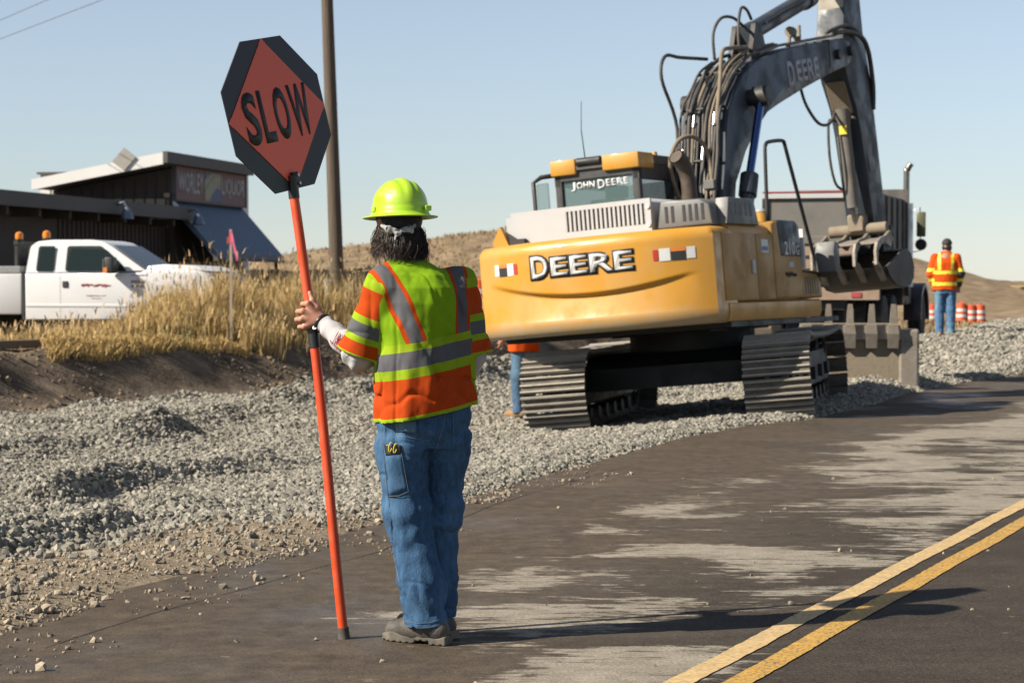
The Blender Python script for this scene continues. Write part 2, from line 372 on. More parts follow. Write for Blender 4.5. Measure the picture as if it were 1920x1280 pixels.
# ------------------------------------------------------------------ road
YL0, YL1 = Vector((.547, 7.52)), Vector((3.33, 13.86)); yd = (YL1 - YL0).normalized(); yn = Vector((yd.y, -yd.x))
ry = np.concatenate([np.arange(-15, 45, .35), np.arange(45, 160, 3)]); rt = np.concatenate([np.arange(.14, -4, -.22), np.arange(-4, -13, -.6)])
RY, RT = np.meshgrid(ry, rt, indexing='ij'); RX = xe(RY) - RT / .93
V = np.stack([RX, RY, np.zeros_like(RX)], -1).reshape(-1, 3); n1, n2 = RX.shape
I = np.arange(n1 * n2).reshape(n1, n2); Q = np.stack([I[:-1, :-1], I[:-1, 1:], I[1:, 1:], I[1:, :-1]], -1).reshape(-1, 4)
road_m = bpy.data.materials.new('asphalt_dusty')
road_m.use_nodes = True
def build_road(m):
    N = m.node_tree.nodes; L = m.node_tree.links; P = N['Principled BSDF']; P.inputs['Specular IOR Level'].default_value = .1
    tc = N.new('ShaderNodeTexCoord')
    def noise(sc, det=6, st=(1, 1, 1), rgh=.62, dist=0., off=0):
        mp = N.new('ShaderNodeMapping'); mp.inputs['Scale'].default_value = st; mp.inputs['Location'].default_value = (off, off * .7, 0); L.new(tc.outputs['Object'], mp.inputs[0])
        n = N.new('ShaderNodeTexNoise'); n.inputs['Scale'].default_value = sc; n.inputs['Detail'].default_value = det; n.inputs['Roughness'].default_value = rgh; n.inputs['Distortion'].default_value = dist
        L.new(mp.outputs[0], n.inputs['Vector']); return n.outputs[0]
    def mr(src, a, b, c=0., d=1., cl=True):
        r = N.new('ShaderNodeMapRange'); r.clamp = cl
        for k, v in zip((1, 2, 3, 4), (a, b, c, d)): r.inputs[k].default_value = v
        L.new(src, r.inputs[0]); return r.outputs[0]
    def op(o, a, b):
        x = N.new('ShaderNodeMath'); x.operation = o
        for k, s in enumerate((a, b)):
            if isinstance(s, float): x.inputs[k].default_value = s
            else: L.new(s, x.inputs[k])
        return x.outputs[0]
    def mix(f, a, b):
        x = N.new('ShaderNodeMix'); x.data_type = 'RGBA'; L.new(f, x.inputs[0])
        for s, k in ((a, 6), (b, 7)):
            if isinstance(s, tuple): x.inputs[k].default_value = (*ka(s), 1)
            else: L.new(s, x.inputs[k])
        return x.outputs[2]
    def attr(nm):
        a = N.new('ShaderNodeAttribute'); a.attribute_name = nm; return a.outputs['Fac']
    agg = op('ADD', op('MULTIPLY', noise(150, 3), .6), op('MULTIPLY', noise(48, 5, off=1.), .4)); r = N.new('ShaderNodeValToRGB'); e = r.color_ramp.elements
    e[0].position = .36; e[0].color = (.013, .011, .009, 1); e[1].position = .7; e[1].color = (.085, .07, .055, 1); L.new(agg, r.inputs[0]); asph = r.outputs[0]
    mudn = mr(noise(8, 11, (1, .7, 1), .74), .32, .68)
    mud = mix(mudn, (.036, .027, .018), (.155, .12, .083))
    mud = mix(mr(noise(120, 3), .35, .75), mud, (.14, .115, .09))
    c = mix(op('MULTIPLY', attr('mud'), .92), asph, mud)
    big = noise(.95, 9, (.8, 1.1, 1), .62, .5); st = noise(5, 6, (.28, 2.8, 1), .72, .3, 3.)
    f = op('ADD', op('ADD', op('ADD', big, op('MULTIPLY', op('SUBTRACT', noise(16, 6, (.6, 1.4, 1), .7, 0., 6.), .5), .3)), op('MULTIPLY', op('SUBTRACT', st, .5), .42)), attr('bias'))
    dust = mr(f, .545, .59)
    grit = mr(noise(90, 4, off=2.), .3, .6, .55, 1.)
    dustc = mix(mr(noise(3, 5, off=5.), .3, .7), (.36, .32, .255), (.5, .455, .37))
    dm = op('MULTIPLY', dust, grit); c = mix(op('MULTIPLY', dm, .9), c, dustc)
    haze = op('MULTIPLY', mr(noise(2.2, 7, (.5, 1.3, 1), off=9.), .42, .75), attr('film')); c = mix(op('MULTIPLY', haze, .5), c, (.3, .265, .21))
    gr = N.new('ShaderNodeVectorMath'); gr.operation = 'SCALE'; L.new(c, gr.inputs[0]); L.new(op('MULTIPLY', mr(noise(75, 5, off=7., rgh=.8), .3, .7, .5, 1.42), mr(noise(9, 9, off=8., rgh=.75), .3, .7, .72, 1.2)), gr.inputs['Scale']); c = gr.outputs[0]
    L.new(c, P.inputs['Base Color'])
    wet = op('MULTIPLY', mr(noise(.8, 5, (1, .7, 1), off=4.), .45, .62), attr('mud'))
    ro = op('SUBTRACT', .82, op('MULTIPLY', op('MULTIPLY', wet, op('SUBTRACT', 1., dm)), .46)); L.new(ro, P.inputs['Roughness'])
    b = N.new('ShaderNodeBump'); b.inputs['Strength'].default_value = .5; b.inputs['Distance'].default_value = .006; L.new(noise(140, 4), b.inputs['Height']); L.new(b.outputs[0], P.inputs['Normal'])
build_road(road_m)
road = structure(arrmesh('road', V, Q, road_m), 'dusty two lane asphalt road with muddy left edge')
yl = (RX - YL0.x) * yn.x + (RY - YL0.y) * yn.y
for k, a in {'mud': (1 - sst(1.7, 3.0, -RT + .5 * vn2(RX * .8, RY * .8))) * (yl < .0), 
             'bias': -.2 * (1 - sst(.5, 1.5, -RT)) - .1 * (1 - sst(1.2, 2.0, -RT)) * sst(14, 18, RY) + .07 * sst(1.2, 2.2, -RT) * sst(11, 17, RY) * (yl < 0) - .13 * sst(-.1, .3, yl) + .03,
             'film': .25 + .75 * sst(1.3, 2.5, -RT) * sst(13, 20, RY)}.items():
    A = road.data.attributes.new(k, 'FLOAT', 'POINT'); A.data.foreach_set('value', (a + 0 * RX).reshape(-1).astype(np.float32))
# painted lines
def line_mat():
    m = mat('yellow_paint', (.62, .36, .06), .7, var=.2, vscale=9)
    N = m.node_tree.nodes; L = m.node_tree.links; P = N['Principled BSDF']; tc = N['Texture Coordinate']
    src = P.inputs['Base Color'].links[0].from_socket
    n = N.new('ShaderNodeTexNoise'); n.inputs['Scale'].default_value = 60; n.inputs['Detail'].default_value = 8; n.inputs['Roughness'].default_value = .75; L.new(tc.outputs['Object'], n.inputs['Vector'])
    r = N.new('ShaderNodeMapRange'); r.inputs[1].default_value = .5; r.inputs[2].default_value = .6; L.new(n.outputs[0], r.inputs[0])
    x = N.new('ShaderNodeMix'); x.data_type = 'RGBA'; L.new(r.outputs[0], x.inputs[0]); L.new(src, x.inputs[6]); x.inputs[7].default_value = (.06, .05, .042, 1); L.new(x.outputs[2], P.inputs['Base Color'])
    return m
pale = mat('dusty_yellow_paint', (.66, .46, .2), .8, var=.15, vscale=7, dirt=(.2, .17, .13), dscale=45, damt=.8)
for nm, a, b, m, lb in (('road_line', 0., .1, pale, 'dusty pale yellow centre line on the road'), ('road_line', .19, .29, line_mat(), 'worn deeper yellow centre line on the road')):
    bm = MB(); P_ = []
    for s in np.concatenate([np.arange(-10, -2, .5), np.arange(-2, 12, .035), np.arange(12, 60, .5)]):
        q = YL0 + yd * s; cv = .004 * max(s - 8, 0) ** 2
        w = .004 * math.sin(s * 3.1); j1 = .0025 * float(vn2(s * 9, a * 50)) + .004 * float(vn2(s * 25, a * 30)); j2 = .0025 * float(vn2(s * 9, 7 + b * 50)) + .004 * float(vn2(s * 25, 5 + b * 30))
        P_.append([(q.x + yn.x * (a + w + j1) + cv * yn.x, q.y + yn.y * (a + w + j1), .004), (q.x + yn.x * (b + w + j2) + cv * yn.x, q.y + yn.y * (b + w + j2), .004)])
    bm.grid(P_); o = bm.build(nm, m); structure(o, lb)
    o.data.flip_normals()

# joint between the old pavement and the widened edge
bm = MB(); P_ = []
for Yj in np.arange(8.2, 16.5, .12):
    xj = float(np.interp(Yj, [7, 9.1, 11.2, 13.6, 15.6, 30], [-2.2, -1.53, -.69, -.1, .6, 6.2])) + .02 * float(vn2(Yj * 2.1, 1.3)); w_ = .0025 + .003 * abs(float(vn2(Yj * 5, 4.)))
    P_.append([(xj - w_, Yj, .003), (xj + w_, Yj, .003)])
bm.grid(P_); o = bm.build('pavement_joint', mat('tar_joint', (.035, .03, .024), .8, var=.3)); structure(o, 'thin dark joint running along the asphalt'); o.data.flip_normals()
# ------------------------------------------------------------------ stones
def stones(name, P, S, mt, label, nsh=6):
    n = len(P); me = bpy.data.meshes.new(name); me.vertices.add(n); me.vertices.foreach_set('co', P.astype(np.float32).ravel())
    def at(nm, ty, data):
        A = me.attributes.new(nm, ty, 'POINT'); A.data.foreach_set('vector' if ty == 'FLOAT_VECTOR' else 'value', data.ravel())
    at('scl', 'FLOAT_VECTOR', S.astype(np.float32)); at('rot', 'FLOAT_VECTOR', (np.random.rand(n, 3) * 6.283).astype(np.float32))
    at('vid', 'INT', np.random.randint(0, nsh, n).astype(np.int32))
    g = bpy.data.node_groups.new(name, 'GeometryNodeTree'); g.interface.new_socket('Geometry', in_out='INPUT', socket_type='NodeSocketGeometry'); g.interface.new_socket('Geometry', in_out='OUTPUT', socket_type='NodeSocketGeometry')
    N = g.nodes; L = g.links; gi = N.new('NodeGroupInput'); go = N.new('NodeGroupOutput'); ip = N.new('GeometryNodeInstanceOnPoints'); jn = N.new('GeometryNodeJoinGeometry')
    for k in range(nsh):
        po = N.new('GeometryNodePoints'); po.inputs['Count'].default_value = 15
        rv = N.new('FunctionNodeRandomValue'); rv.data_type = 'FLOAT_VECTOR'; rv.inputs[0].default_value = (-1, -1, -1); rv.inputs[1].default_value = (1, 1, 1)
        rv.inputs['Seed'].default_value = k * 17 + 5; nv = N.new('ShaderNodeVectorMath'); nv.operation = 'NORMALIZE'; L.new(rv.outputs[0], nv.inputs[0]); av = N.new('ShaderNodeVectorMath'); av.operation = 'MULTIPLY_ADD'; av.inputs[1].default_value = (.75, .75, .75); L.new(nv.outputs[0], av.inputs[0]); sv = N.new('ShaderNodeVectorMath'); sv.operation = 'SCALE'; sv.inputs['Scale'].default_value = .3; L.new(rv.outputs[0], sv.inputs[0]); L.new(sv.outputs[0], av.inputs[2]); L.new(av.outputs[0], po.inputs['Position'])
        ch = N.new('GeometryNodeConvexHull'); L.new(po.outputs[0], ch.inputs[0]); sm = N.new('GeometryNodeSetMaterial'); sm.inputs['Material'].default_value = mt
        L.new(ch.outputs[0], sm.inputs[0]); gt = N.new('GeometryNodeGeometryToInstance'); L.new(sm.outputs[0], gt.inputs[0]); L.new(gt.outputs[0], jn.inputs[0])
    L.new(gi.outputs[0], ip.inputs['Points']); L.new(jn.outputs[0], ip.inputs['Instance']); ip.inputs['Pick Instance'].default_value = True
    for nm, ty, so in (('vid', 'INT', 'Instance Index'), ('rot', 'FLOAT_VECTOR', 'Rotation'), ('scl', 'FLOAT_VECTOR', 'Scale')):
        a = N.new('GeometryNodeInputNamedAttribute'); a.data_type = ty; a.inputs[0].default_value = nm; L.new(a.outputs[0], ip.inputs[so])
    L.new(ip.outputs[0], go.inputs[0])
    o = link(name, me, mt); md = o.modifiers.new('stones', 'NODES'); md.node_group = g
    o['kind'] = 'stuff'; o['label'] = label; o['category'] = 'gravel'; return o
rs = np.random.RandomState(11)
Yc = rs.rand(1300000) ** .8 * 40 + 8.; Xc = (rs.rand(1300000) * 2 - 1) * (.28 * Yc)
Tc = tt(Xc, Yc)
wY = (.5 * (Yc - 8) / 40 + .02) ** (1 / 3.)      # sampling pdf compensation is coarse: thin by distance instead
nz = vn2(Xc * .9, Yc * .9, 9)
lim = 10.35 + .5 * vn2(Xc * .7, Yc * .7, 4)
fineZ = (1 - sst(1.15, 1.6, Tc + nz * .3)) * (1 - sst(12.2, 14.5, Yc))
pdf = Yc * np.maximum(Yc - 8, .6) ** (1 / 3.)
dens = np.where(Yc < 20, 1., np.where(Yc < 30, .66, .26)) * 1.0
keep = (Tc > .02) & (Tc < lim) & (rs.rand(len(Yc)) < dens * (1 - .985 * fineZ))
P = np.stack([Xc, Yc, gz(Xc, Yc)], -1)[keep]; nk = len(P)
s0 = np.clip(np.exp(rs.randn(nk) * .42), .3, 1.9) * .0185 * np.interp(P[:, 1], [8, 20, 30, 48], [.9, .95, 1.3, 1.75])
edge = Tc[keep] < .3; s0[edge] *= .8
S = s0[:, None] * (.6 + .7 * rs.rand(nk, 3)); P[:, 2] += s0 * .25
rock = mat('crushed_rock', (.335, .315, .262), .9, var=.25, vscale=9, rnd=.45, bump=.4, bscale=12, spec=.15)
stones('gravel', P, S, rock, 'crushed grey stone spread and ridged beside the road')
print('stones', nk)
# fine shoulder gravel and loose bits on the asphalt
Yc = rs.rand(60000) * 9 + 7.4; Xc = (rs.rand(60000) * 2 - 1) * (.262 * Yc); Tc = tt(Xc, Yc); nz = vn2(Xc * 1.6, Yc * 1.6, 5)
keep = ((Tc > -.03 + .25 * nz) & (Tc < 2.4) & (rs.rand(60000) < .5)) | ((Tc > -.55) & (Tc <= 0) & (rs.rand(60000) < .1 * (nz > .05))) | ((Tc < 0) & (rs.rand(60000) < .001))
P = np.stack([Xc, Yc, np.where(Tc < .14, np.maximum(gz(Xc, Yc), .0), gz(Xc, Yc))], -1)[keep]; nk = len(P)
s0 = np.minimum(np.exp(rs.randn(nk) * .5) * .0072, .024); P[:, 2] += s0 * .3
stones('shoulder_grit', P, s0[:, None] * (.6 + .7 * rs.rand(nk, 3)), mat('grit', (.33, .275, .2), .9, var=.25, vscale=9, rnd=.4), 'fine tan and grey grit along the pavement edge')
# ------------------------------------------------------------------ dry grass on the verge
def grass(name, pts, hts, mt, label, lean=.35, wid=.006, blades=1):
    n = len(pts); a = rs.rand(n) * 6.283; l = (rs.rand(n) * lean + .05) * hts
    d = np.stack([np.cos(a), np.sin(a), np.zeros(n)], -1); b = rs.rand(n) * 6.283; w = np.stack([np.cos(b), np.sin(b), np.zeros(n)], -1) * (wid * (.6 + .8 * rs.rand(n)))[:, None]
    up = np.array([0, 0, 1.]); h = hts[:, None]
    p0, p1 = pts - w, pts + w; m_ = pts + d * (l * .35)[:, None] + up * h * .6; q0, q1 = m_ - w * .7, m_ + w * .7
    tip = pts + d * l[:, None] + up * h * (1 - .25 * (l / hts)[:, None])
    V = np.stack([p0, p1, q1, q0, tip], 1).reshape(-1, 3); k = np.arange(n) * 5
    F3 = np.concatenate([np.stack([k, k + 1, k + 2], 1), np.stack([k, k + 2, k + 3], 1), np.stack([k + 3, k + 2, k + 4], 1)])
    o = arrmesh(name, V, F3, mt, smooth=False); o['kind'] = 'stuff'; o['label'] = label; o['category'] = 'grass'
    return o
def leafmat(name, col, var=.35):
    m = mat(name, col, .8, var=var, vscale=1.6, spec=.2); P = m.node_tree.nodes['Principled BSDF']
    P.inputs['Subsurface Weight'].default_value = .0
    return m
Yc = rs.rand(620000) * 26 + 24; Xc = (rs.rand(620000) * 1.22 - 1.03) * (.25 * Yc); Tc = tt(Xc, Yc)
clump = vn2(Xc * .8, Yc * .8, 3) + .5 * vn2(Xc * 2.5, Yc * 2.5, 6); px = 960 + FPX * Xc / Yc
dn = sst(11.75, 12.3, Tc + .55 * clump + np.where(px > 450, .45, 0)) * np.where(px > 240, 1.3, .55) * (.3 + .7 * sst(-.35, .3, clump)) * (1 - .75 * sst(16, 24, Tc))
keep = (rs.rand(len(Yc)) < dn * .5 * (.45 + .75 * (vn2(Xc * 3.3, Yc * 3.3, 13) > -.15))) & (px < 1010) & (px > -60)
P = np.stack([Xc, Yc, gz(Xc, Yc) - .01], -1)[keep]; pxk = px[keep]; ck = clump[keep]
ht = np.interp(pxk, [0, 200, 260, 340, 430, 520, 720, 900], [.3, .4, .72, 1.0, 1.1, 1.15, 1.05, .6]) * (.4 + .85 * rs.rand(len(P))) * (.75 + .5 * np.clip(ck, -.5, .8))
ht = ht * (.4 + .6 * sst(11.7, 13., Tc[keep]))
dm = rs.rand(len(P)); half = dm < .72
grass('dry_grass', P[half], ht[half], leafmat('straw', (.62, .44, .18)), 'tall straw coloured dry grass on the verge', wid=.0055)
grass('dry_grass', P[~half], ht[~half] * .8, leafmat('brown_straw', (.36, .235, .105)), 'brown dead grass stems mixed through the verge', wid=.0055)
sk = rs.rand(len(P)) < .07; PS = P[sk]; hS = ht[sk] * (1.05 + .35 * rs.rand(sk.sum()))
grass('dry_grass', PS, hS, leafmat('pale_stalk', (.72, .56, .3)), 'pale bent stalks standing above the verge grass', lean=.55, wid=.004)
top = PS + np.stack([rs.randn(len(PS)) * .03, rs.randn(len(PS)) * .03, hS * .86], -1)
grass('seed_heads', top, .07 + .09 * rs.rand(len(PS)), leafmat('seed_head', (.6, .43, .22)), 'feathery seed heads on the tallest dry stalks', lean=.9, wid=.011)
wk = rs.rand(len(P)) < .05; grass('dry_grass', P[wk], ht[wk] * .7, leafmat('dark_weed', (.12, .095, .05)), 'dark dead weeds mixed into the verge grass', lean=.8, wid=.012)
gc = np.array([pxw(300, 640, 33.5)[:2], pxw(330, 655, 33.2)[:2], pxw(75, 620, 33)[:2], pxw(420, 640, 35)[:2]])
gp = np.concatenate([c + rs.randn(110, 2) * [.22, .3] for c in gc]); P2 = np.stack([gp[:, 0], gp[:, 1], gz(gp[:, 0], gp[:, 1])], -1)
grass('green_weeds', P2, .12 + .28 * rs.rand(len(P2)), leafmat('weed_green', (.15, .16, .06)), 'low green weeds among the dry grass', lean=.9, wid=.014)
# flattened thatch hanging over the bank edge
Yc = rs.rand(30000) * 22 + 25; Tt = 11.35 + rs.rand(30000) * .9; Xc = xe(Yc) - Tt / .93; kp = (vn2(Xc * .7, Yc * .7, 2) > -.1)
P3 = np.stack([Xc, Yc, gz(Xc, Yc)], -1)[kp]; px3 = 960 + FPX * P3[:, 0] / P3[:, 1]; P3 = P3[(px3 > -50) & (px3 < 1000)]
grass('dry_grass', P3, .1 + .16 * rs.rand(len(P3)), _mats['straw'], 'matted dead grass along the lip of the cut bank', lean=1.6, wid=.007)

# scrubby tufts on the spoil hill
Yc = 56 + rs.rand(26000) * 45; Xc = (rs.rand(26000) * 2 - 1) * .26 * Yc; px4 = 960 + FPX * Xc / Yc; kp = (px4 > 480) & (px4 < 1960) & (vn2(Xc * .25, Yc * .25, 4) + .4 * vn2(Xc, Yc, 1) > -.05) & (tt(Xc, Yc) > 3)
P4 = np.stack([Xc, Yc, gz(Xc, Yc)], -1)[kp]
grass('dry_grass', P4, .05 + .13 * rs.rand(len(P4)), leafmat('hill_scrub', (.34, .25, .135)), 'short dry scrub scattered over the hillside', lean=.8, wid=.03)

# clods and roots on the raw face of the cut bank
Yc = 24 + rs.rand(7000) * 24; Tt = 9.9 + rs.rand(7000) * 2.0; Xc = xe(Yc) - Tt / .93; kp = (960 + FPX * Xc / Yc > -60) & (960 + FPX * Xc / Yc < 1000) & (vn2(Xc * 1.1, Yc * 1.1, 5) > -.25)
P5 = np.stack([Xc, Yc, gz(Xc, Yc)], -1)[kp]; s5 = np.clip(np.exp(rs.randn(len(P5)) * .65), .2, 3.5) * .015
o = stones('dirt_clods', P5, s5[:, None] * (.6 + .8 * rs.rand(len(P5), 3)), mat('clod', (.2, .15, .1), .95, var=.3, vscale=7, rnd=.45), 'loose brown clods on the face of the cut bank'); o['category'] = 'soil'
# ================================================================== EXCAVATOR
def scribble(b, F, w, h, n, seed=1, r=None):
    """print too small and blurred to read: a row of pen-stroke marks"""
    q = random.Random(seed)
    for k in range(n):
        x = -w / 2 + w * (k + .5) / n; s = w / n * .42
        b.tube([F @ Vector((x - s + q.uniform(-.1, .1) * s, q.uniform(-.5, .1) * h, 0)), F @ Vector((x - s * .3, q.uniform(.1, .5) * h, 0)), F @ Vector((x + s * .3, q.uniform(-.5, 0) * h, 0)), F @ Vector((x + s, q.uniform(-.1, .5) * h, 0))], r or h * .1, 4)
yel = mat('machine_yellow', (.66, .32, .03), .38, var=.06, vscale=2, dirt=(.36, .27, .15), dscale=1.6, damt=.35, coat=.15)
dkgrey = mat('boom_grey', (.042, .056, .074), .45, var=.12, vscale=3, dirt=(.13, .12, .1), dscale=2.5, damt=.22)
black = mat('black_steel', (.018, .018, .019), .55, var=.2, vscale=6, dirt=(.1, .085, .065), dscale=4, damt=.3)
silver = mat('hood_grey', (.56, .57, .58), .42, var=.06, vscale=3, dirt=(.4, .36, .3), dscale=3, damt=.2)
midgrey = mat('panel_grey', (.16, .165, .165), .5, var=.1, vscale=3, dirt=(.3, .25, .18), dscale=4, damt=.3)
navy = mat('navy_panel', (.018, .028, .045), .4, var=.1, vscale=3, dirt=(.2, .17, .13), dscale=4, damt=.2)
trackst = mat('track_steel', (.4, .37, .32), .5, metal=.2, var=.2, vscale=7, dirt=(.36, .31, .24), dscale=9, damt=.8, bump=.2, bscale=50)
worn = mat('worn_steel', (.36, .32, .27), .5, metal=.3, var=.25, vscale=5, dirt=(.26, .2, .13), dscale=6, damt=.7, bump=.2, bscale=30)
tanst = mat('muddy_steel', (.3, .25, .18), .8, var=.25, vscale=5, dirt=(.16, .11, .07), dscale=5, damt=.6, bump=.3, bscale=30)
chrome = mat('chrome', (.5, .51, .53), .3, metal=1., var=.03)
hosem = mat('hose_rubber', (.05, .048, .044), .6, var=.2, vscale=8, dirt=(.25, .21, .15), dscale=5, damt=.5)
hosetan = mat('dusty_hose', (.25, .2, .14), .8, var=.2, vscale=8)
white = mat('white_decal', (.78, .78, .76), .5, var=.06, vscale=8)
dkdecal = mat('dark_decal', (.025, .026, .028), .5, var=.05)
redm = mat('red_decal', (.55, .03, .025), .5, var=.05); oram = mat('orange_decal', (.8, .24, .04), .5, var=.05)
paneg = glass('cab_glass', (.10, .16, .16), .04, .42)
EXC = Vector((2.159, 24.606, -.146)); YU, YT, ROLL, EPI = .48213, .23878, .08425, .00463
def exc_matrix(yaw):
    f = Vector((math.sin(yaw), math.cos(yaw), 0)); r = Vector((math.cos(yaw), -math.sin(yaw), 0)); u = Vector((0, 0, 1))
    f2 = f * math.cos(EPI) + u * math.sin(EPI); u2 = u * math.cos(EPI) - f * math.sin(EPI)
    r2 = r * math.cos(ROLL) + u2 * math.sin(ROLL); u3 = u2 * math.cos(ROLL) - r * math.sin(ROLL)
    M = Matrix((f2, -r2, u3)).transposed().to_4x4(); M.translation = EXC; return M
EM = exc_matrix(YU)
ex = thing('excavator', 'big yellow tracked excavator with dark boom raised, standing on the gravel', 'excavator', EM)
TM = EM.inverted() @ exc_matrix(YT)                    # undercarriage is slewed against the house
# --- tracks
def track_path(n):
    """closed side profile of the chain: x,z and tangent angle"""
    x0, x1, r0, r1 = -1.78, 1.83, .43, .4; pts = []
    zc0, zc1 = .46, .44
    def arc(cx, cz, r, a0, a1, m): return [(cx + r * math.cos(a0 + (a1 - a0) * i / m), cz + r * math.sin(a0 + (a1 - a0) * i / m)) for i in range(m + 1)]
    poly = arc(x1, zc1, r1, -math.pi / 2, math.pi / 2, 24) + [(x0 + (x1 - x0) * (1 - i / 20), .875 - .035 * math.sin(math.pi * i / 20)) for i in range(1, 20)] + arc(x0, zc0, r0, math.pi / 2, 1.5 * math.pi, 24) + [(x0 + (x1 - x0) * i / 20, .035) for i in range(1, 20)]
    P = np.array(poly + [poly[0]]); d = np.r_[0, np.cumsum(np.hypot(*np.diff(P, axis=0).T))]
    s = np.arange(n) / n * d[-1]; x = np.interp(s, d, P[:, 0]); z = np.interp(s, d, P[:, 1])
    s2 = (s + .01) % d[-1]; a = np.arctan2(np.interp(s2, d, P[:, 1]) - z, np.interp(s2, d, P[:, 0]) - x)
    return x, z, a, d[-1] / n
NS = 49; tx, tz, ta, pitch = track_path(NS)
bm = MB(); hw = .35
bm.box((-pitch * .44, -hw, -.008), (pitch * .44, hw, .012))                  # plate
bm.mi = 1
for gx_, hh in ((-pitch * .36, .034), (pitch * .02, .03), (pitch * .38, .036)):          # triple grousers point outward (-z)
    bm.prism([(gx_ - .014, -.008), (gx_ + .014, -.008), (gx_ + .008, -.008 - hh), (gx_ - .008, -.008 - hh)], -hw - .004, hw + .004, 1)
bm.mi = 0
for y_ in (-.1, .1): bm.box((-pitch * .5, y_ - .022, .012), (pitch * .42, y_ + .022, .075))
shoe0 = None
for side in (1, -1):
    for i in range(NS):
        M = TM @ Matrix.Translation((tx[i], side * 1.195, tz[i])) @ Matrix.Rotation(-ta[i], 4, 'Y')
        if shoe0 is None: shoe0 = bm.build('track_shoe', [mat('muddy_shaded_shoe', (.13, .108, .08), .8, var=.35, vscale=7, dirt=(.3, .24, .17), dscale=9, damt=.6, bump=.3, bscale=40), trackst], ex); o = shoe0  # muddy plate, coloured darker to paint the shade between the grousers
        else: o = dup(shoe0, ex)
        o.matrix_local = M
    yc = side * 1.195
    b = MB(); b.prism([(-1.55, .3), (1.5, .28), (1.6, .5), (1.3, .66), (-1.35, .68), (-1.65, .5)], yc - .17, yc + .17, 1, TM, .02)
    for x_ in (-1.1, -.3, .5, 1.2): b.box((x_ - .06, yc - side * .17, .36), (x_ + .06, yc + side * .22, .5), TM)
    b.build('track_frame', black, ex)
    for nm, cx, cz, r_ in (('sprocket', -1.78, .46, .36), ('idler', 1.83, .44, .34)):
        b = MB(); b.cyl((cx, yc - .05, cz), (cx, yc + .05, cz), r_, n=28, M=TM); b.cyl((cx, yc - .14, cz), (cx, yc + .14, cz), r_ * .5, n=20, M=TM)
        b.build(nm, black, ex, angle=40)
    for k in range(7):
        b = MB(); x_ = -1.35 + k * .46; b.cyl((x_, yc - .13, .16), (x_, yc + .13, .16), .09, n=14, M=TM); b.build('track_roller', black, ex, angle=40)
b = MB(); b.prism([(-1.0, .42), (1.0, .42), (1.0, .66), (.75, .8), (-.75, .8), (-1.0, .66)], -1.1, 1.1, 1, TM, .02); b.cyl((0, 0, .78), (0, 0, 1.03), .72, n=36, M=TM)
b.build('carbody', black, ex, angle=35)
cwm = mat('counterweight_yellow', (.66, .32, .03), .36, var=.07, vscale=2, dirt=(.42, .3, .15), dscale=2.2, damt=.3, coat=.15)
def low_dust(m):       # road dust caked along the lower rim
    N = m.node_tree.nodes; L = m.node_tree.links; P = N['Principled BSDF']; src = P.inputs['Base Color'].links[0].from_socket; sx = N.new('ShaderNodeSeparateXYZ'); L.new(N['Texture Coordinate'].outputs['Object'], sx.inputs[0])
    n = N.new('ShaderNodeTexNoise'); n.inputs['Scale'].default_value = 5; n.inputs['Detail'].default_value = 8; L.new(N['Texture Coordinate'].outputs['Object'], n.inputs['Vector'])
    a = N.new('ShaderNodeMath'); a.operation = 'MULTIPLY_ADD'; a.inputs[1].default_value = .22; L.new(n.outputs[0], a.inputs[0]); L.new(sx.outputs['Z'], a.inputs[2])
    r = N.new('ShaderNodeMapRange'); r.inputs[1].default_value = 1.19; r.inputs[2].default_value = 1.36; r.inputs[3].default_value = .85; r.inputs[4].default_value = 0.; L.new(a.outputs[0], r.inputs[0])
    x = N.new('ShaderNodeMix'); x.data_type = 'RGBA'; L.new(r.outputs[0], x.inputs[0]); L.new(src, x.inputs[6]); x.inputs[7].default_value = (.3, .25, .17, 1); L.new(x.outputs[2], P.inputs['Base Color'])
low_dust(cwm)
# --- counterweight: plan outline swept over height with the sculpted scoop
def cw_x(y): return -2.86 + .36 * (abs(y) / 1.36) ** 2.6
per = []
for i in range(65):
    y = 1.36 - 2.72 * i / 64; per.append((cw_x(y), y))
def cwpt(i, z):
    if i < 0: x, y, nx, ny = -1.95, 1.36, 0, 1
    elif i > 64: x, y, nx, ny = -1.95, -1.36, 0, -1
    else:
        x, y = per[i]; e = 1e-3; dx = (cw_x(y + e) - cw_x(y - e)) / (2 * e); n_ = math.hypot(1, dx); nx, ny = -1 / n_, dx / n_
        c = min(1, max(0, (abs(y) - 1.12) / .24)); x += .16 * c ** 2 * 0
    inset = 0
    if z < 1.2: inset = .1 * (1 - math.sqrt(max(0, 1 - ((1.2 - z) / .15) ** 2)))
    if z > 1.93: inset = max(inset, .1 * (1 - math.sqrt(max(0, 1 - ((z - 1.93) / .12) ** 2))))
    if 0 <= i <= 64:
        zc = 1.42 + .13 * (abs(y) / 1.05) ** 2 + .02 * y; wy = max(0, 1 - (abs(y) / 1.2) ** 4)
        up = max(0, min(1, (zc + .05 - z) / .05)); dn = max(0, min(1, (z - 1.2) / (zc - 1.2))) ** .8
        inset += .05 * wy * (up * up * (3 - 2 * up)) * dn if z < zc + .05 else 0
    rr = .1 if 0 <= i <= 64 else 0
    return (x - nx * inset, y - ny * inset, z)
zs = sorted(set([1.05 + .15 * (1 - math.cos(math.pi / 2 * k / 6)) for k in range(7)] + list(np.linspace(1.2, 1.93, 60)) + [1.93 + .12 * math.sin(math.pi / 2 * k / 6) for k in range(7)]))
rows = [[cwpt(i, z) for i in range(-1, 66)] for z in zs]
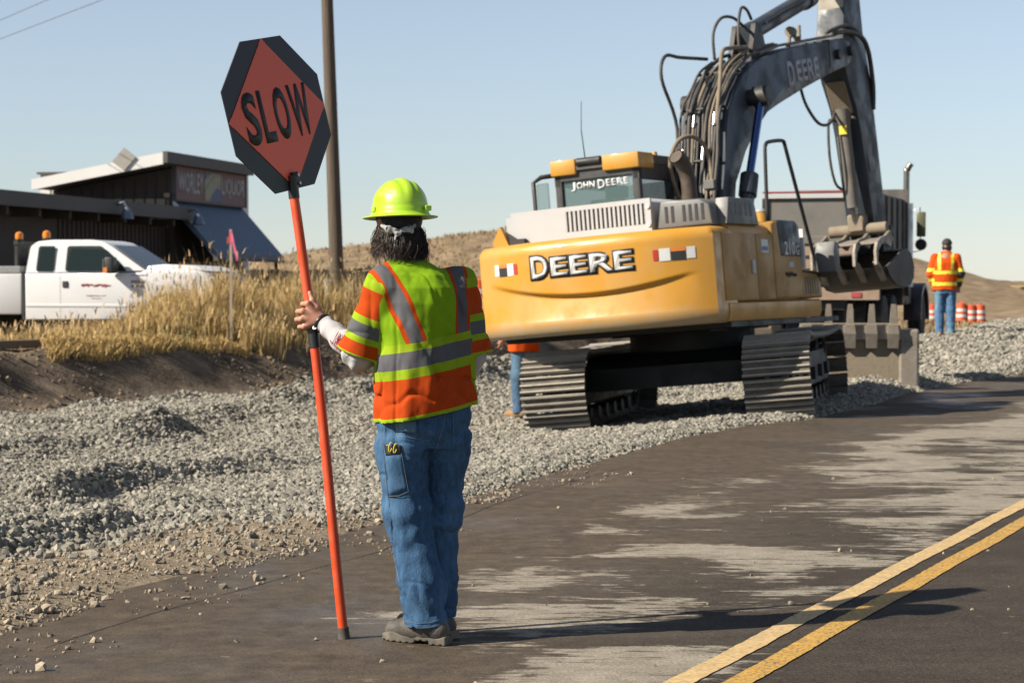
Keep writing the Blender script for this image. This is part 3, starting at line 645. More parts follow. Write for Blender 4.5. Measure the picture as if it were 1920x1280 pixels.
# round the vertical corners
def rnd(row):
    P = np.array(row); o = P.copy(); y = P[:, 1]
    for k in range(len(P)):
        a = abs(y[k]); o[k, 1] = math.copysign(min(a, 1.36), y[k])
    return [tuple(p) for p in o]
b = MB(); b.grid([rnd(r) for r in rows]); 
b.bm.faces.new([v for v in b.bm.verts][-67:]); b.bm.faces.new([v for v in b.bm.verts][:67][::-1])
bmesh.ops.recalc_face_normals(b.bm, faces=b.bm.faces); cw = b.build('counterweight', cwm, ex, angle=50)
def rear(y, z, out=.012): return Vector((cw_x(y) - out, y, z))
def rear_text(s, yc, zc, w, h, m, parent, bold, name, out=.012, lower=0):
    b = MB(); tm = text_mesh(s, w, h, bold, .004)
    M = frame((0, 0, 0), (0, -1, 0), (0, 0, 1)); b.mesh(tm, M)
    for v in b.bm.verts:
        v.co.y += yc; v.co.z += zc; d = v.co.x; v.co.x = cw_x(v.co.y) - out + d
    return b.build(name, m, parent)
for m_, bo, ou, nm in ((dkdecal, .06, .006, 'logo_outline'), (white, .012, .009, 'logo_letters')):
    e_ = .045 if bo > .05 else 0
    rear_text('D', .475, 1.775, .2 + e_, .225 + e_, m_, cw, bo, nm, ou)
    rear_text('EERE', -.13, 1.765, .92 + e_, .185 + e_, m_, cw, bo, nm, ou)
def plate(b, y0, y1, z0, z1, out):
    n = 6; b.grid([[rear(y0 + (y1 - y0) * i / n, z, out) for i in range(n + 1)] for z in (z0, z1)])
for (y0, y1, fl) in ((1.1, .77, 1), (-.8, -1.2, -1)):
    w_ = abs(y1 - y0); 
    for (a, c, m_, nm, z0, z1) in ((0, .12, redm, 'label_stripe', 1.73, 1.84), (.15, .42, white, 'label_pictogram', 1.72, 1.85), (.44, .78, dkdecal, 'label_text', 1.72, 1.81), (.44, .78, oram, 'label_header', 1.812, 1.85), (.8, 1., white, 'label_pictogram', 1.73, 1.85)):
        ya, yb = (y0 + (y1 - y0) * a, y0 + (y1 - y0) * c) if fl < 0 else (y1 - (y1 - y0) * a, y1 - (y1 - y0) * c)
        b = MB(); plate(b, ya, yb, z0, z1, .006); o = b.build(nm, m_, cw)
# --- house: right side wall with doors, left wall, deck
def side_panel(name, x0, x1, z0, z1, m, y=-1.352, th=.02, bev=.012, par=ex, top=None):
    b = MB(); b.box((x0, y - th, z0), (x1, y + .04, z1), None, bev, 2); return b.build(name, m, par, angle=40)
b = MB()
pr = [(-1.34, 1.27), (-1.34, 1.98), (-1.32, 2.05), (-1.26, 2.1), (-1.1, 2.13), (1.1, 2.13), (1.3, 2.05), (1.34, 1.95), (1.34, 1.27)]
b.prism(pr, -1.96, -.08, 0); house = b.build('house_body', yel, ex, angle=50)
b = MB(); b.prism([(-1.345, 1.06), (-1.37, 1.14), (-1.37, 1.24), (-1.345, 1.26), (1.35, 1.26), (1.35, 1.06)], -2.2, .62, 0); b.build('side_sill', yel, ex, angle=50)
b = MB(); b.box((-2.1, -1.33, 1.0), (1.3, 1.33, 1.055)); b.box((-.9, -.6, .98), (.9, .6, 1.06)); b.build('deck', black, ex)
dm_ = mat('dusty_side_yellow', (.5, .27, .05), .5, var=.1, vscale=2.5, dirt=(.3, .2, .09), dscale=2.2, damt=.7)
d1 = side_panel('side_door', -2.28, -1.335, 1.275, 1.98, dm_); d2 = side_panel('side_door', -1.32, -.83, 1.275, 1.98, dm_)
b = MB(); b.box((-1.5, -1.39, 1.55), (-1.42, -1.37, 1.7), None, .006); b.build('door_latch', silver, d1)
b = MB(); b.box((-1.18, -1.378, 1.78), (-.98, -1.373, 1.92)); o = b.build('door_sticker', white, d2)
b = MB(); b.box((-1.165, -1.381, 1.8), (-1.0, -1.3785, 1.845)); b.build('sticker_text', mat('blue_print', (.05, .12, .35), .5), d2)
# front toolbox
tb = [(-.81, 1.275), (-.81, 2.1), (-.72, 2.13), (-.1, 2.13), (.0, 2.08), (.05, 1.6), (.56, 1.56), (.66, 1.45), (.68, 1.275)]
b = MB(); b.prism([(x, z) for x, z in tb], -1.375, -.62, 1, None, .03, 3); tbx = b.build('toolbox', dm_, ex, angle=45)
b = MB(); b.prism([(-.6, 1.74), (-.66, 2.1), (-.6, 2.142), (-.1, 2.142), (.012, 2.088), (.045, 1.74)], -1.386, -.7, 1, None, .02, 2); b.build('corner_panel', navy, ex, angle=45)
b = MB(); b.mesh(text_mesh('210', .33, .15, .02, .002), frame((-.34, -1.388, 1.83), (1, 0, 0), (0, 0, 1))); b.mesh(text_mesh('G', .1, .115, .02, .002), frame((-.09, -1.388, 1.812), (1, 0, 0), (0, 0, 1))); b.build('model_number', white, tbx)
b = MB(); scribble(b, frame((-.33, -1.378, 1.54), (1, 0, 0), (0, 0, 1)), .36, .06, 7); b.build('fleet_number', dkdecal, tbx)
b = MB(); b.box((-.36, -1.379, 1.62), (-.22, -1.376, 1.68)); b.build('small_sticker', silver, tbx)
for k in range(6):
    b = MB(); x_ = .12 + k * .08; b.prism([(x_, 1.32), (x_ + .025, 1.32), (x_ + .01, 1.52 - k * .006), (x_ - .015, 1.52 - k * .006)], -1.3785, -1.374, 1); b.build('vent_slot', dkdecal, tbx)
b = MB(); b.prism([(.05, 1.585), (.56, 1.565), (.66, 1.47), (.64, 1.455), (.55, 1.545), (.05, 1.565)], -1.382, -1.1, 1); b.build('step_tread', black, tbx)
b = MB(); b.box((.03, -1.383, 1.62), (.075, -1.3, 2.06), Matrix.Rotation(R(3), 4, 'Y')); b.build('edge_trim', white, tbx)
# hood over the engine with slotted rear face
hd = MB(); hd.prism([(1.24, 2.06), (1.12, 2.4), (1.06, 2.425), (-.5, 2.425), (-.56, 2.38), (-.56, 2.06)], -2.16, -.62, 0, None, .02, 2); hood = hd.build('engine_hood', silver, ex, angle=45)
# slotted rear sheet: bars between slots, standing proud of a dark backing
b = MB(); b.box((-2.18, -.5, 2.15), (-2.165, .44, 2.37)); b.build('grille_backing', dkdecal, hood)
b = MB(); b.box((-2.2, -.56, 2.37), (-2.165, 1.1, 2.42)); b.box((-2.2, -.56, 2.06), (-2.165, 1.2, 2.15)); b.box((-2.2, .44, 2.15), (-2.165, 1.16, 2.37)); b.box((-2.2, -.56, 2.15), (-2.165, -.5, 2.37)); b.build('grille_frame', silver, hood)
ns = 18
for k in range(ns + 1):
    y_ = -.5 + .94 * k / ns; b = MB(); w_ = .0145; b.box((-2.2, max(-.5, y_ - w_), 2.15), (-2.165, min(.44, y_ + w_), 2.37), None, .003); b.build('grille_bar', silver, hood)
for z_ in (2.14, 2.33):
    b = MB(); b.cyl((-2.215, -.53, z_), (-2.19, -.53, z_), .022, n=12); b.build('hood_bolt', white, hood)
b = MB(); b.prism([(1.28, 2.05), (1.3, 2.12), (1.2, 2.28), (1.1, 2.05)], -2.28, -2.2, 0); b.build('hood_bracket', yel, ex)
b = MB(); b.box((-2.27, .92, 2.06), (-2.21, 1.1, 2.13)); b.prism([(1.02, 2.13), (1.1, 2.13), (1.12, 2.2)], -2.26, -2.22, 0); b.build('hood_latch', black, ex)
b = MB(); b.prism([(-.6, 2.08), (-.66, 2.37), (-1.1, 2.36), (-1.2, 2.3), (-1.24, 2.08)], -2.16, -1.2, 0, None, .02, 2); ho2 = b.build('rear_hood', midgrey, ex, angle=45)
b = MB()
for y_ in (-.72, -.79, -.92, -.99, -1.06, -1.13): b.box((-2.1652, y_ - .016, 2.14), (-2.155, y_ + .016, 2.31))
for y_ in (-.72,): pass
bm_ = b; o = b.build('hood_slots', dkdecal, ho2)
b = MB(); b.prism([(-1.2, 2.09), (-1.2, 2.2), (-1.75, 2.36), (-1.9, 2.36), (-1.9, 2.09)][::-1] if False else [(-2.02, 2.08), (-1.92, 2.36), (-1.2, 2.36), (-1.08, 2.08)], -1.335, -1.18, 1, None, .015, 2); ho3 = b.build('side_hood', midgrey, ex, angle=45)
for k in range(5):
    b = MB(); b.box((-1.9 + k * .14, -1.3375, 2.17), (-1.83 + k * .14, -1.333, 2.31)); b.build('side_vent', dkdecal, ho3)
# exhaust
b = MB(); b.tube([(-1.2, -.6, 2.3), (-1.2, -.6, 2.62), (-1.21, -.585, 2.74), (-1.27, -.565, 2.84), (-1.36, -.54, 2.9)], [.085, .085, .088, .09, .092], 16, None, False); b.tube([(-1.36, -.54, 2.9), (-1.27, -.565, 2.84), (-1.22, -.58, 2.75)], .078, 16, None, True)
b.build('exhaust_pipe', mat('rusty_exhaust', (.09, .07, .055), .6, metal=.4, var=.25, vscale=9, dirt=(.2, .13, .08), dscale=8, damt=.5), ex, angle=50)
# --- cab
cabm = mat('cab_frame', (.04, .042, .042), .5, var=.1, dirt=(.2, .17, .13), dscale=4, damt=.25)
X0, X1, Y0, Y1, Z0, Z1 = -.4, 1.35, .34, 1.42, 1.15, 3.02
b = MB()
for x_, y_, x2 in ((X0, Y0, X0), (X0, Y1, X0), (.55, Y0, .5), (X1 - .1, Y0, 1.05), (X1 - .1, Y1, 1.05)):
    b.prism([(x_, Z0), (x_ + .09, Z0), (x2 + .09, Z1 - .06), (x2, Z1 - .06)], y_ - .0 if y_ == Y0 else y_ - .09, y_ + .09 if y_ == Y0 else y_, 1, None, .015)
b.box((X0, Y0, Z0), (X1, Y1, 2.18), None, .02); b.box((X0, Y0, 2.8), (1.13, Y0 + .07, Z1 - .04)); b.box((X0, Y1 - .07, 2.8), (1.13, Y1, Z1 - .04)); b.box((X0, Y0, 2.86), (X0 + .07, Y1, Z1 - .04)); b.box((X0, Y0, 2.18), (X0 + .06, Y1, 2.42))
cab = b.build('cab_frame', cabm, ex, angle=40)
b = MB(); b.prism([(X0 - .03, Z1 - .05), (X0 - .03, Z1 + .03), (X0 + .1, Z1 + .07), (.95, Z1 + .07), (1.15, Z1 + .02), (1.17, Z1 - .05)], Y0 - .02, Y1 + .02, 1, None, .03, 2); b.build('cab_roof', mat('roof_grey', (.07, .068, .062), .6, dirt=DUST, damt=.5), ex, angle=40)
for y0_, y1_ in ((Y0 - .03, .78), (1.12, Y1 + .03)):
    b = MB(); b.box((X0 - .05, y0_, Z1 - .1), (X0 + .4, y1_, Z1 + .085), None, .025, 2); b.build('roof_corner', yel, ex, angle=40)
b = MB(); b.tube([(X0 - .02, .8, Z1 + .035), (X0 - .02, 1.1, Z1 + .035)], .05, 12); b.build('roof_blind_roll', black, ex, angle=40)
for x_ in (.2, .75):
    b = MB(); b.cyl((x_, Y0 + .05, Z1 + .06), (x_, Y0 + .05, Z1 + .11), .04, .03, 12); b.build('roof_light', yel, ex, angle=40)
b = MB(); b.box((X0 + .03, Y0 + .1, 2.42), (X0 + .04, Y1 - .1, 2.87)); rw = b.build('rear_window', paneg, ex)
b = MB(); b.prism([(X0 + .1, 2.2), (.53, 2.2), (.5, 2.8), (X0 + .1, 2.8)], Y0 + .03, Y0 + .04, 1); b.build('side_window', paneg, ex)
b = MB(); b.prism([(.65, 2.2), (1.22, 2.2), (1.03, 2.8), (.62, 2.8)], Y0 + .03, Y0 + .04, 1); b.build('side_window', paneg, ex)
b = MB(); b.prism([(X0 + .1, 2.2), (1.22, 2.2), (1.03, 2.8), (X0 + .1, 2.8)], Y1 - .04, Y1 - .03, 1); b.build('side_window', paneg, ex)
b = MB(); b.prism([(1.27, 2.2), (1.28, 2.2), (1.1, 2.85), (1.09, 2.85)], Y0 + .1, Y1 - .1, 1); b.build('windscreen', paneg, ex)
b = MB(); b.mesh(text_mesh('OHN', .235, .08, .02, .003), frame((X0 + .025, 1.035, 2.79), (0, -1, 0), (0, 0, 1))); b.mesh(text_mesh('EERE', .29, .08, .02, .003), frame((X0 + .025, .63, 2.79), (0, -1, 0), (0, 0, 1)))
b.mesh(text_mesh('J', .06, .105, .02, .003), frame((X0 + .025, 1.195, 2.782), (0, -1, 0), (0, 0, 1))); b.mesh(text_mesh('D', .09, .105, .02, .003), frame((X0 + .025, .835, 2.782), (0, -1, 0), (0, 0, 1))); b.build('window_lettering', white, rw)
b = MB(); b.box((.1, .62, 1.9), (.55, 1.14, 2.05)); b.box((.05, .66, 2.05), (.2, 1.1, 2.62), Matrix.Rotation(R(-6), 4, 'Y'), .05, 2); b.box((.08, .74, 2.62), (.2, 1.02, 2.78), None, .04, 2); b.build('operator_seat', black, ex, angle=40)
b = MB(); b.tube([(X0 + .0, Y1 + .02, 2.3), (X0 - .05, Y1 + .25, 2.4), (X0 - .02, Y1 + .27, 2.88), (X0 + .05, Y1 + .2, 2.94), (X0 + .1, Y1, 2.95)], .028, 8); b.build('cab_mirror_arm', black, ex, smooth=True)
b = MB(); b.box((X0 - .06, Y1 + .06, 2.45), (X0 - .03, Y1 + .22, 2.86), None, .012); b.build('cab_mirror', paneg, ex)
b = MB(); b.tube([(.3, 1.33, 3.08), (.3, 1.34, 3.2), (.28, 1.35, 3.5), (.3, 1.33, 3.85)], [.012, .008, .006, .004], 6); b.build('antenna', black, ex)
# --- boom, traced side profile with real width
BO = [(.35, 1.75), (.54, 2.52), (.7, 2.98), (.82, 3.37), (.93, 3.59), (1.2, 3.84), (1.49, 4.06), (1.93, 4.25), (2.37, 4.36), (3.09, 4.52), (4.25, 4.7), (5.37, 4.88), (5.66, 4.86), (5.74, 4.72), (5.66, 4.58), (5.51, 4.51), (4.92, 4.38), (3.71, 4.07), (2.66, 3.78), (2.24, 3.65), (1.8, 3.41), (1.38, 3.11), (1.2, 2.92), (.99, 2.72), (.84, 2.28), (.75, 1.75)]
b = MB(); b.prism(BO, -.3, .3, 1, None, .018, 2); boom = b.build('boom', dkgrey, ex, angle=30)
ang = math.atan2(.17, 1.13); ca, sa = math.cos(ang), math.sin(ang)
b = MB(); b.mesh(text_mesh('D', .25, .34, .03, .003), frame((3.17, -.3025, 4.2), (ca, 0, sa), (-sa * 0, 0, 1))); b.mesh(text_mesh('EERE', .9, .28, .03, .003), frame((3.83, -.3025, 4.32), (ca, 0, sa), (0, 0, 1))); b.build('boom_lettering', mat('faded_decal', (.42, .42, .46), .6, var=.2, vscale=9), boom)
for x_, z_ in ((1.62, 3.78), (5.6, 4.72), (5.05, 4.62)):
    b = MB(); b.cyl((x_, -.36, z_), (x_, .36, z_), .1 if x_ < 2 else .07, n=18); b.build('boom_pin', black, boom, angle=40)
b = MB(); b.box((4.75, -.31, 4.42), (4.85, .31, 4.8), Matrix.Rotation(0, 4, 'Y')); b.build('boom_rib', dkgrey, boom)
for s_ in (-1, 1):
    b = MB(); b.cyl((.5, s_ * .46, 1.7), (.98, s_ * .46, 2.72), .085, n=18); b.cyl((.9, s_ * .46, 2.55), (1.02, s_ * .46, 2.8), .11, n=18); cyl = b.build('boom_cylinder', navy, ex, angle=40)
    b = MB(); b.cyl((1.0, s_ * .46, 2.76), (1.6, s_ * .46, 3.75), .05, n=16); b.build('cylinder_rod', mat('sky_tinted_chrome', (.12, .2, .42), .18, metal=1., var=.03), cyl, angle=40)  # chrome rod; the sky's reflection is put into its colour as blue
    b = MB(); b.cyl((1.62, s_ * .37, 3.78), (1.62, s_ * .56, 3.78), .13, n=18); b.build('cylinder_eye', black, cyl, angle=40)
# hoses along the boom back
def offs(i, y, out, j=0.):
    x, z = BO[i]; x2, z2 = BO[i + 1]; d = Vector((x2 - x, 0, z2 - z)).normalized(); nrm = Vector((-d.z, 0, d.x)); return Vector((x, y, z)) + nrm * (out + j)
rh = random.Random(5)
def smooth_path(p, n=6):
    p = [Vector(q) for q in p]; out = []
    for i in range(len(p) - 1):
        a, b_, c, d = p[max(i - 1, 0)], p[i], p[i + 1], p[min(i + 2, len(p) - 1)]
        for k in range(n):
            t = k / n; out.append(.5 * ((2 * b_) + (-a + c) * t + (2 * a - 5 * b_ + 4 * c - d) * t * t + (-a + 3 * b_ - 3 * c + d) * t ** 3))
    out.append(p[-1]); return out
for k in range(10):
    y = .26 - .055 * k; o_ = .05 + rh.random() * .05; last = 10 if k % 3 else 8
    pts = [offs(i, y + rh.uniform(-.012, .012), o_ + rh.uniform(-.015, .03)) for i in range(0, last)]
    b = MB(); b.tube(smooth_path(pts, 4), rh.choice([.017, .021, .024]), 8); b.build('boom_hose', hosetan if k in (3, 7) else hosem, boom, smooth=True)
def hose(pts, r=.02, m=hosem, n=6, par=None):
    b = MB(); b.tube(smooth_path(pts, n), r, 8); return b.build('hose', m, par or boom, smooth=True)
hose([offs(1, .3, .09), offs(3, .3, .1), (.45, .33, 4.0), (.6, .33, 4.28), (1.0, .3, 4.3), (1.6, .2, 4.32)], .022)
hose([offs(1, .2, .16), (.2, .2, 2.95), (.28, .12, 3.22), (.45, .0, 3.28), (.58, -.1, 3.15), (.56, -.16, 2.85), offs(1, -.2, .12)], .026, hosetan)
hose([offs(3, -.2, .1), (.92, -.22, 3.95), (1.1, -.2, 4.3), (1.5, -.16, 4.4), (2.2, -.1, 4.48)], .026, hosetan)
hose([(1.6, .1, 4.3), (1.62, .1, 4.62), (1.8, .06, 4.82), (2.1, .02, 4.86), (2.4, 0, 4.78)], .02)
hose([(1.9, -.12, 4.35), (1.9, -.12, 4.66), (2.1, -.1, 4.95), (2.4, -.06, 4.98), (2.7, 0, 4.9)], .02)
hose([(4.3, 0, 4.25), (4.5, 0, 3.95), (4.95, 0, 3.72), (5.55, .05, 3.75), (6.0, .1, 3.95)], .022)
for y_, z_ in ((.2, 2.55), (-.02, 2.45), (-.18, 2.7)):
    b = MB(); b.box((offs(1, y_, .04).x - .1, y_ - .07, z_ - .06), (offs(1, y_, .04).x - .02, y_ + .07, z_ + .05), None, .01); b.build('hose_block', silver if y_ > .1 else midgrey, boom)
for i in (1, 2, 4, 6):
    b = MB(); p0 = offs(i, .28, .06); p1 = offs(i, -.28, .06); b.tube([p0, p1], .02, 6); b.build('hose_clamp', black, boom)
for k in range(4):
    b = MB(); y_ = .22 - k * .13; p = offs(2 + k % 2, y_, .09); d_ = (offs(4, y_, .09) - offs(2, y_, .09)).normalized(); b.cyl(p, p + d_ * .16, .026, n=10); b.build('hose_fitting', chrome, boom, angle=40)
for k in range(3):   # steel lines on the boom top
    b = MB(); y_ = -.2 + .12 * k; b.tube([offs(i, y_, .05) for i in range(8, 12)], .018, 6); b.build('steel_line', tanst, boom)
b = MB(); b.prism([(2.15, 4.3), (2.75, 4.42), (2.62, 4.78), (2.42, 4.8)], -.16, -.1, 1); b.prism([(2.15, 4.3), (2.75, 4.42), (2.62, 4.78), (2.42, 4.8)], .1, .16, 1); b.build('cylinder_bracket', black, boom)
b = MB(); b.cyl((2.55, 0, 4.7), (4.85, 0, 5.4), .115, n=20); b.cyl((2.45, 0, 4.67), (2.7, 0, 4.745), .13, n=20); b.cyl((4.75, 0, 5.37), (5.0, 0, 5.447), .14, n=20); sc_ = b.build('stick_cylinder', dkgrey, ex, angle=40)
b = MB(); b.cyl((5.0, 0, 5.447), (6.0, 0, 5.75), .06, n=14); b.build('cylinder_rod', chrome, sc_, angle=40)
b = MB(); b.tube([(2.9, -.13, 4.86), (3.6, -.14, 5.08), (4.4, -.13, 5.3)], .02, 6); b.build('cylinder_line', black, sc_)
b = MB(); b.tube([(4.0, 0, 4.68), (4.1, 0, 4.86), (4.35, .05, 4.9), (4.5, .05, 4.8)], .03, 8); b.cyl((3.95, -.05, 4.86), (4.05, -.05, 4.86), .07, n=12); b.tube([(4.45, 0, 4.8), (4.48, 0, 5.0)], .025, 6); b.build('boom_work_light', tanst, boom)
# --- stick (arm)
SK = [(6.0, 6.15), (6.55, 6.1), (6.6, 5.1), (6.78, 4.43), (6.88, 3.59), (6.94, 3.05), (7.0, 2.51), (7.08, 2.05), (6.98, 1.93), (6.72, 1.95), (6.45, 2.27), (6.3, 3.03), (6.18, 3.62), (6.05, 3.99), (5.78, 4.35), (5.62, 4.7), (5.72, 5.0), (5.9, 5.5)]
b = MB(); b.prism(SK, -.2, .2, 1, None, .015, 2); stick = b.build('stick', dkgrey, ex, angle=30)
b = MB(); b.box((5.86, -.185, 4.95), (5.885, .185, 5.9), Matrix.Translation((5.9, 0, 5.4)) @ Matrix.Rotation(R(9), 4, 'Y') @ Matrix.Translation((-5.9, 0, -5.4))); b.build('stick_lit_face', mat('sunlit_stick_grey', (.42, .39, .33), .8, var=.12, vscale=5, dirt=(.24, .17, .1), dscale=7, damt=.5), stick)  # pale sheet paints the sunlight on the stick's rear face
for k in range(7):
    b = MB(); z_ = 4.1 - k * .3; x_ = np.interp(z_, [1.9, 2.5, 3.05, 3.59, 4.43], [7.05, 7.0, 6.94, 6.88, 6.78]); b.box((x_ - .02, -.16, z_ - .04), (x_ + .08, .1, z_ + .03), None, .01); b.build('hose_clamp', black, stick)
for y_ in (-.1, 0., .08):
    b = MB(); b.tube([(6.66, y_, 4.95), (6.9, y_, 4.4), (6.95, y_, 3.6), (7.0, y_, 3.05), (7.07, y_, 2.45), (7.1, y_, 2.2)], .02, 7); b.build('stick_hose', hosem, stick, smooth=True)
hose([(5.3, -.2, 4.95), (5.9, -.26, 5.02), (6.45, -.28, 4.9), (6.75, -.24, 4.4), (6.8, -.2, 4.0)], .035, hosem, par=stick)
hose([(5.3, -.1, 4.98), (5.9, -.24, 5.1), (6.55, -.27, 4.85), (6.85, -.2, 4.3)], .03, hosem, par=stick)
# thumb cylinder on the machine side of the stick
b = MB(); b.prism([(5.75, 4.34), (6.1, 4.3), (6.14, 3.95), (6.02, 3.9), (5.96, 3.98)], -.14, .14, 1, None, .01); b.build('thumb_mount', tanst, stick)
b = MB(); b.cyl((6.04, 0, 3.98), (6.05, 0, 3.74), .12, .09, 16); b.cyl((6.05, 0, 3.76), (6.17, 0, 2.6), .085, n=18); tc_ = b.build('thumb_cylinder', mat('dusty_cylinder', (.17, .16, .145), .6, var=.15, vscale=4, dirt=(.33, .27, .18), dscale=5, damt=.5), ex, angle=40)
b = MB(); b.box((5.955, -.06, 3.62), (5.968, .05, 3.74), Matrix.Rotation(R(0), 4, 'Y')); b.build('warning_sticker', mat('yellow_decal', (.85, .68, .05), .5), tc_)
b = MB(); b.cyl((6.17, 0, 2.6), (6.26, 0, 2.32), .05, n=14); b.build('cylinder_rod', chrome, tc_, angle=40)
b = MB(); b.tube(smooth_path([(6.0, .1, 3.82), (5.86, .16, 3.8), (5.85, .18, 3.3), (5.95, .16, 2.95), (6.1, .1, 2.85)], 5), .02, 7); b.tube([(6.03, .1, 3.6), (6.14, .11, 2.7)], .016, 6); b.build('cylinder_line', hosem, tc_, smooth=True)
b = MB(); b.tube([(6.02, -.12, 3.85), (6.2, -.17, 3.83), (6.26, -.18, 3.7), (6.42, -.2, 3.1)], .022, 7); b.build('cylinder_line', tanst, tc_, smooth=True)
# thumb and bucket
b = MB(); b.tube([(6.32, -.42, 2.28), (6.32, .42, 2.28)], .085, 14); b.box((6.2, -.12, 2.25), (6.5, .12, 2.5), None, .02); th_ = b.build('thumb_pivot', tanst, ex, angle=40)
for k in range(4):
    y_ = .48 - k * .31; pf = [(6.42, 2.1), (6.25, 2.0), (6.05, 2.05), (5.85, 2.03), (5.7, 1.94), (5.62, 1.74), (5.58, 1.75), (5.6, 1.95), (5.68, 2.06), (5.85, 2.13), (6.08, 2.16), (6.3, 2.24)]
    b = MB(); b.prism(pf, y_ - .022, y_ + .022, 1, None, .006); b.build('thumb_tine', worn, th_)
b = MB(); b.prism([(6.2, 2.1), (6.2, 2.14), (5.8, 2.09), (5.8, 2.05)], -.48, .5, 1); b.build('thumb_plate', worn, th_)
bk = [(6.62, 1.95), (6.85, 1.98), (7.05, 1.9), (7.14, 1.72), (7.08, 1.56), (6.9, 1.46), (6.6, 1.42), (6.25, 1.46), (5.98, 1.58), (5.86, 1.72)]
dkb = mat('dirty_bucket', (.075, .068, .058), .65, var=.3, vscale=4, dirt=(.17, .13, .09), dscale=3, damt=.6, bump=.2, bscale=25)
b = MB(); n_ = len(bk); inn = [(x + (6.6 - x) * .06, z + (1.75 - z) * .09 + .0) for x, z in bk]
b.grid([[(x, -.52, z), (x, .52, z)] for x, z in bk]); b.grid([[(x, .5, z), (x, -.5, z)] for x, z in inn]); bk_o = b.build('bucket_shell', dkb, ex, angle=50)
for s_ in (-.52, .49):
    b = MB(); b.prism(bk, s_, s_ + .03, 1); b.build('bucket_side', dkb, bk_o)
for k in range(4):
    y_ = -.42 + k * .28; b = MB(); b.prism([(6.02, 1.56), (5.9, 1.66), (5.68, 1.8), (5.66, 1.78), (5.84, 1.62), (5.96, 1.52)], y_ - .04, y_ + .04, 1, None, .006); b.build('bucket_tooth', worn, bk_o)
b = MB(); b.prism([(6.65, 1.95), (7.05, 2.0), (7.12, 2.25), (6.95, 2.36), (6.7, 2.2)], -.24, -.2, 1); b.prism([(6.65, 1.95), (7.05, 2.0), (7.12, 2.25), (6.95, 2.36), (6.7, 2.2)], .2, .24, 1); b.tube([(7.02, -.27, 2.28), (7.02, .27, 2.28)], .06, 12); b.build('bucket_linkage', black, ex)
# handrail, fuel cap, mirror on the right front
b = MB(); b.tube(smooth_path([(-.42, -1.18, 2.13), (-.38, -1.2, 2.9), (-.34, -1.2, 3.0), (-.25, -1.2, 3.04), (.16, -1.2, 3.08), (.26, -1.2, 3.05), (.32, -1.2, 2.95), (.92, -1.22, 1.75), (.97, -1.25, 1.4)], 4), .022, 8); b.build('handrail', black, ex, smooth=True)
b = MB(); b.cyl((-.1, -1.0, 2.13), (-.1, -1.0, 2.28), .075, n=16); fc = b.build('fuel_filler', yel, ex, angle=40); b = MB(); b.cyl((-.1, -1.0, 2.28), (-.1, -1.0, 2.31), .08, n=16); b.build('fuel_cap', silver, fc, angle=40)
b = MB(); b.prism([(.5, 1.56), (.47, 1.78), (.53, 1.9), (.62, 1.9), (.68, 1.8), (.66, 1.52), (.6, 1.5)], -1.62, -1.38, 1, None, .03, 2); b.build('side_mirror', midgrey, ex, angle=40)
# --- spare bucket standing on the gravel in front of the machine
def spare_bucket():
    yaw = .12; p = Vector((4.45, 28.1, 0)); p.z = float(gz(p.x, p.y)) - .12
    M = Matrix.Translation(p) @ Matrix.Rotation(-yaw, 4, 'Z')
    t = thing('digging_bucket', 'wide steel digging bucket with upright teeth standing on the gravel behind the tracks', 'bucket', M)
    pf = [(0, 0), (-.02, .75), (.0, .85), (.04, .85), (.05, .1), (.55, .04), (.95, .22), (1.02, .6), (.95, .85), (1.0, .86), (1.08, .6), (1.0, .16), (.58, -.02)]
    b = MB(); b.prism([(q[0], q[1]) for q in pf], -.62, .62, 0) if False else b.grid([[(x_, pf_[0], pf_[1]) for x_ in (-.62, .62)] for pf_ in pf + [pf[0]]]); sh = b.build('bucket_shell', tanst, t, angle=50)
    for s_ in (-.64, .615):
        b = MB(); b.prism([(0, 0), (-.02, .78), (.3, .7), (.75, .62), (.97, .86), (1.06, .6), (1.0, .16), (.56, -.02)], s_, s_ + .03, 0); b.build('bucket_side', worn, sh)
    b = MB(); b.box((-.66, -.06, .66), (.66, -.02, .85), None, .01); b.build('bucket_lip', worn, sh)
    b = MB(); b.box((.64, -.04, .02), (.9, .25, .8), None, .03, 2); b.build('side_cutter', worn, sh)
    for k in range(5):
        x_ = -.56 + k * .28; b = MB(); b.loft([((x_, -.05, .55), .07, .035), ((x_, -.07, .74), .075, .065), ((x_, -.075, .86), .06, .06), ((x_, -.08, .87), .048, .05), ((x_ + .0, -.1, 1.02), .04, .032), ((x_, -.12, 1.13), .03, .012)]); b.build('bucket_tooth', worn, sh)
spare_bucket()
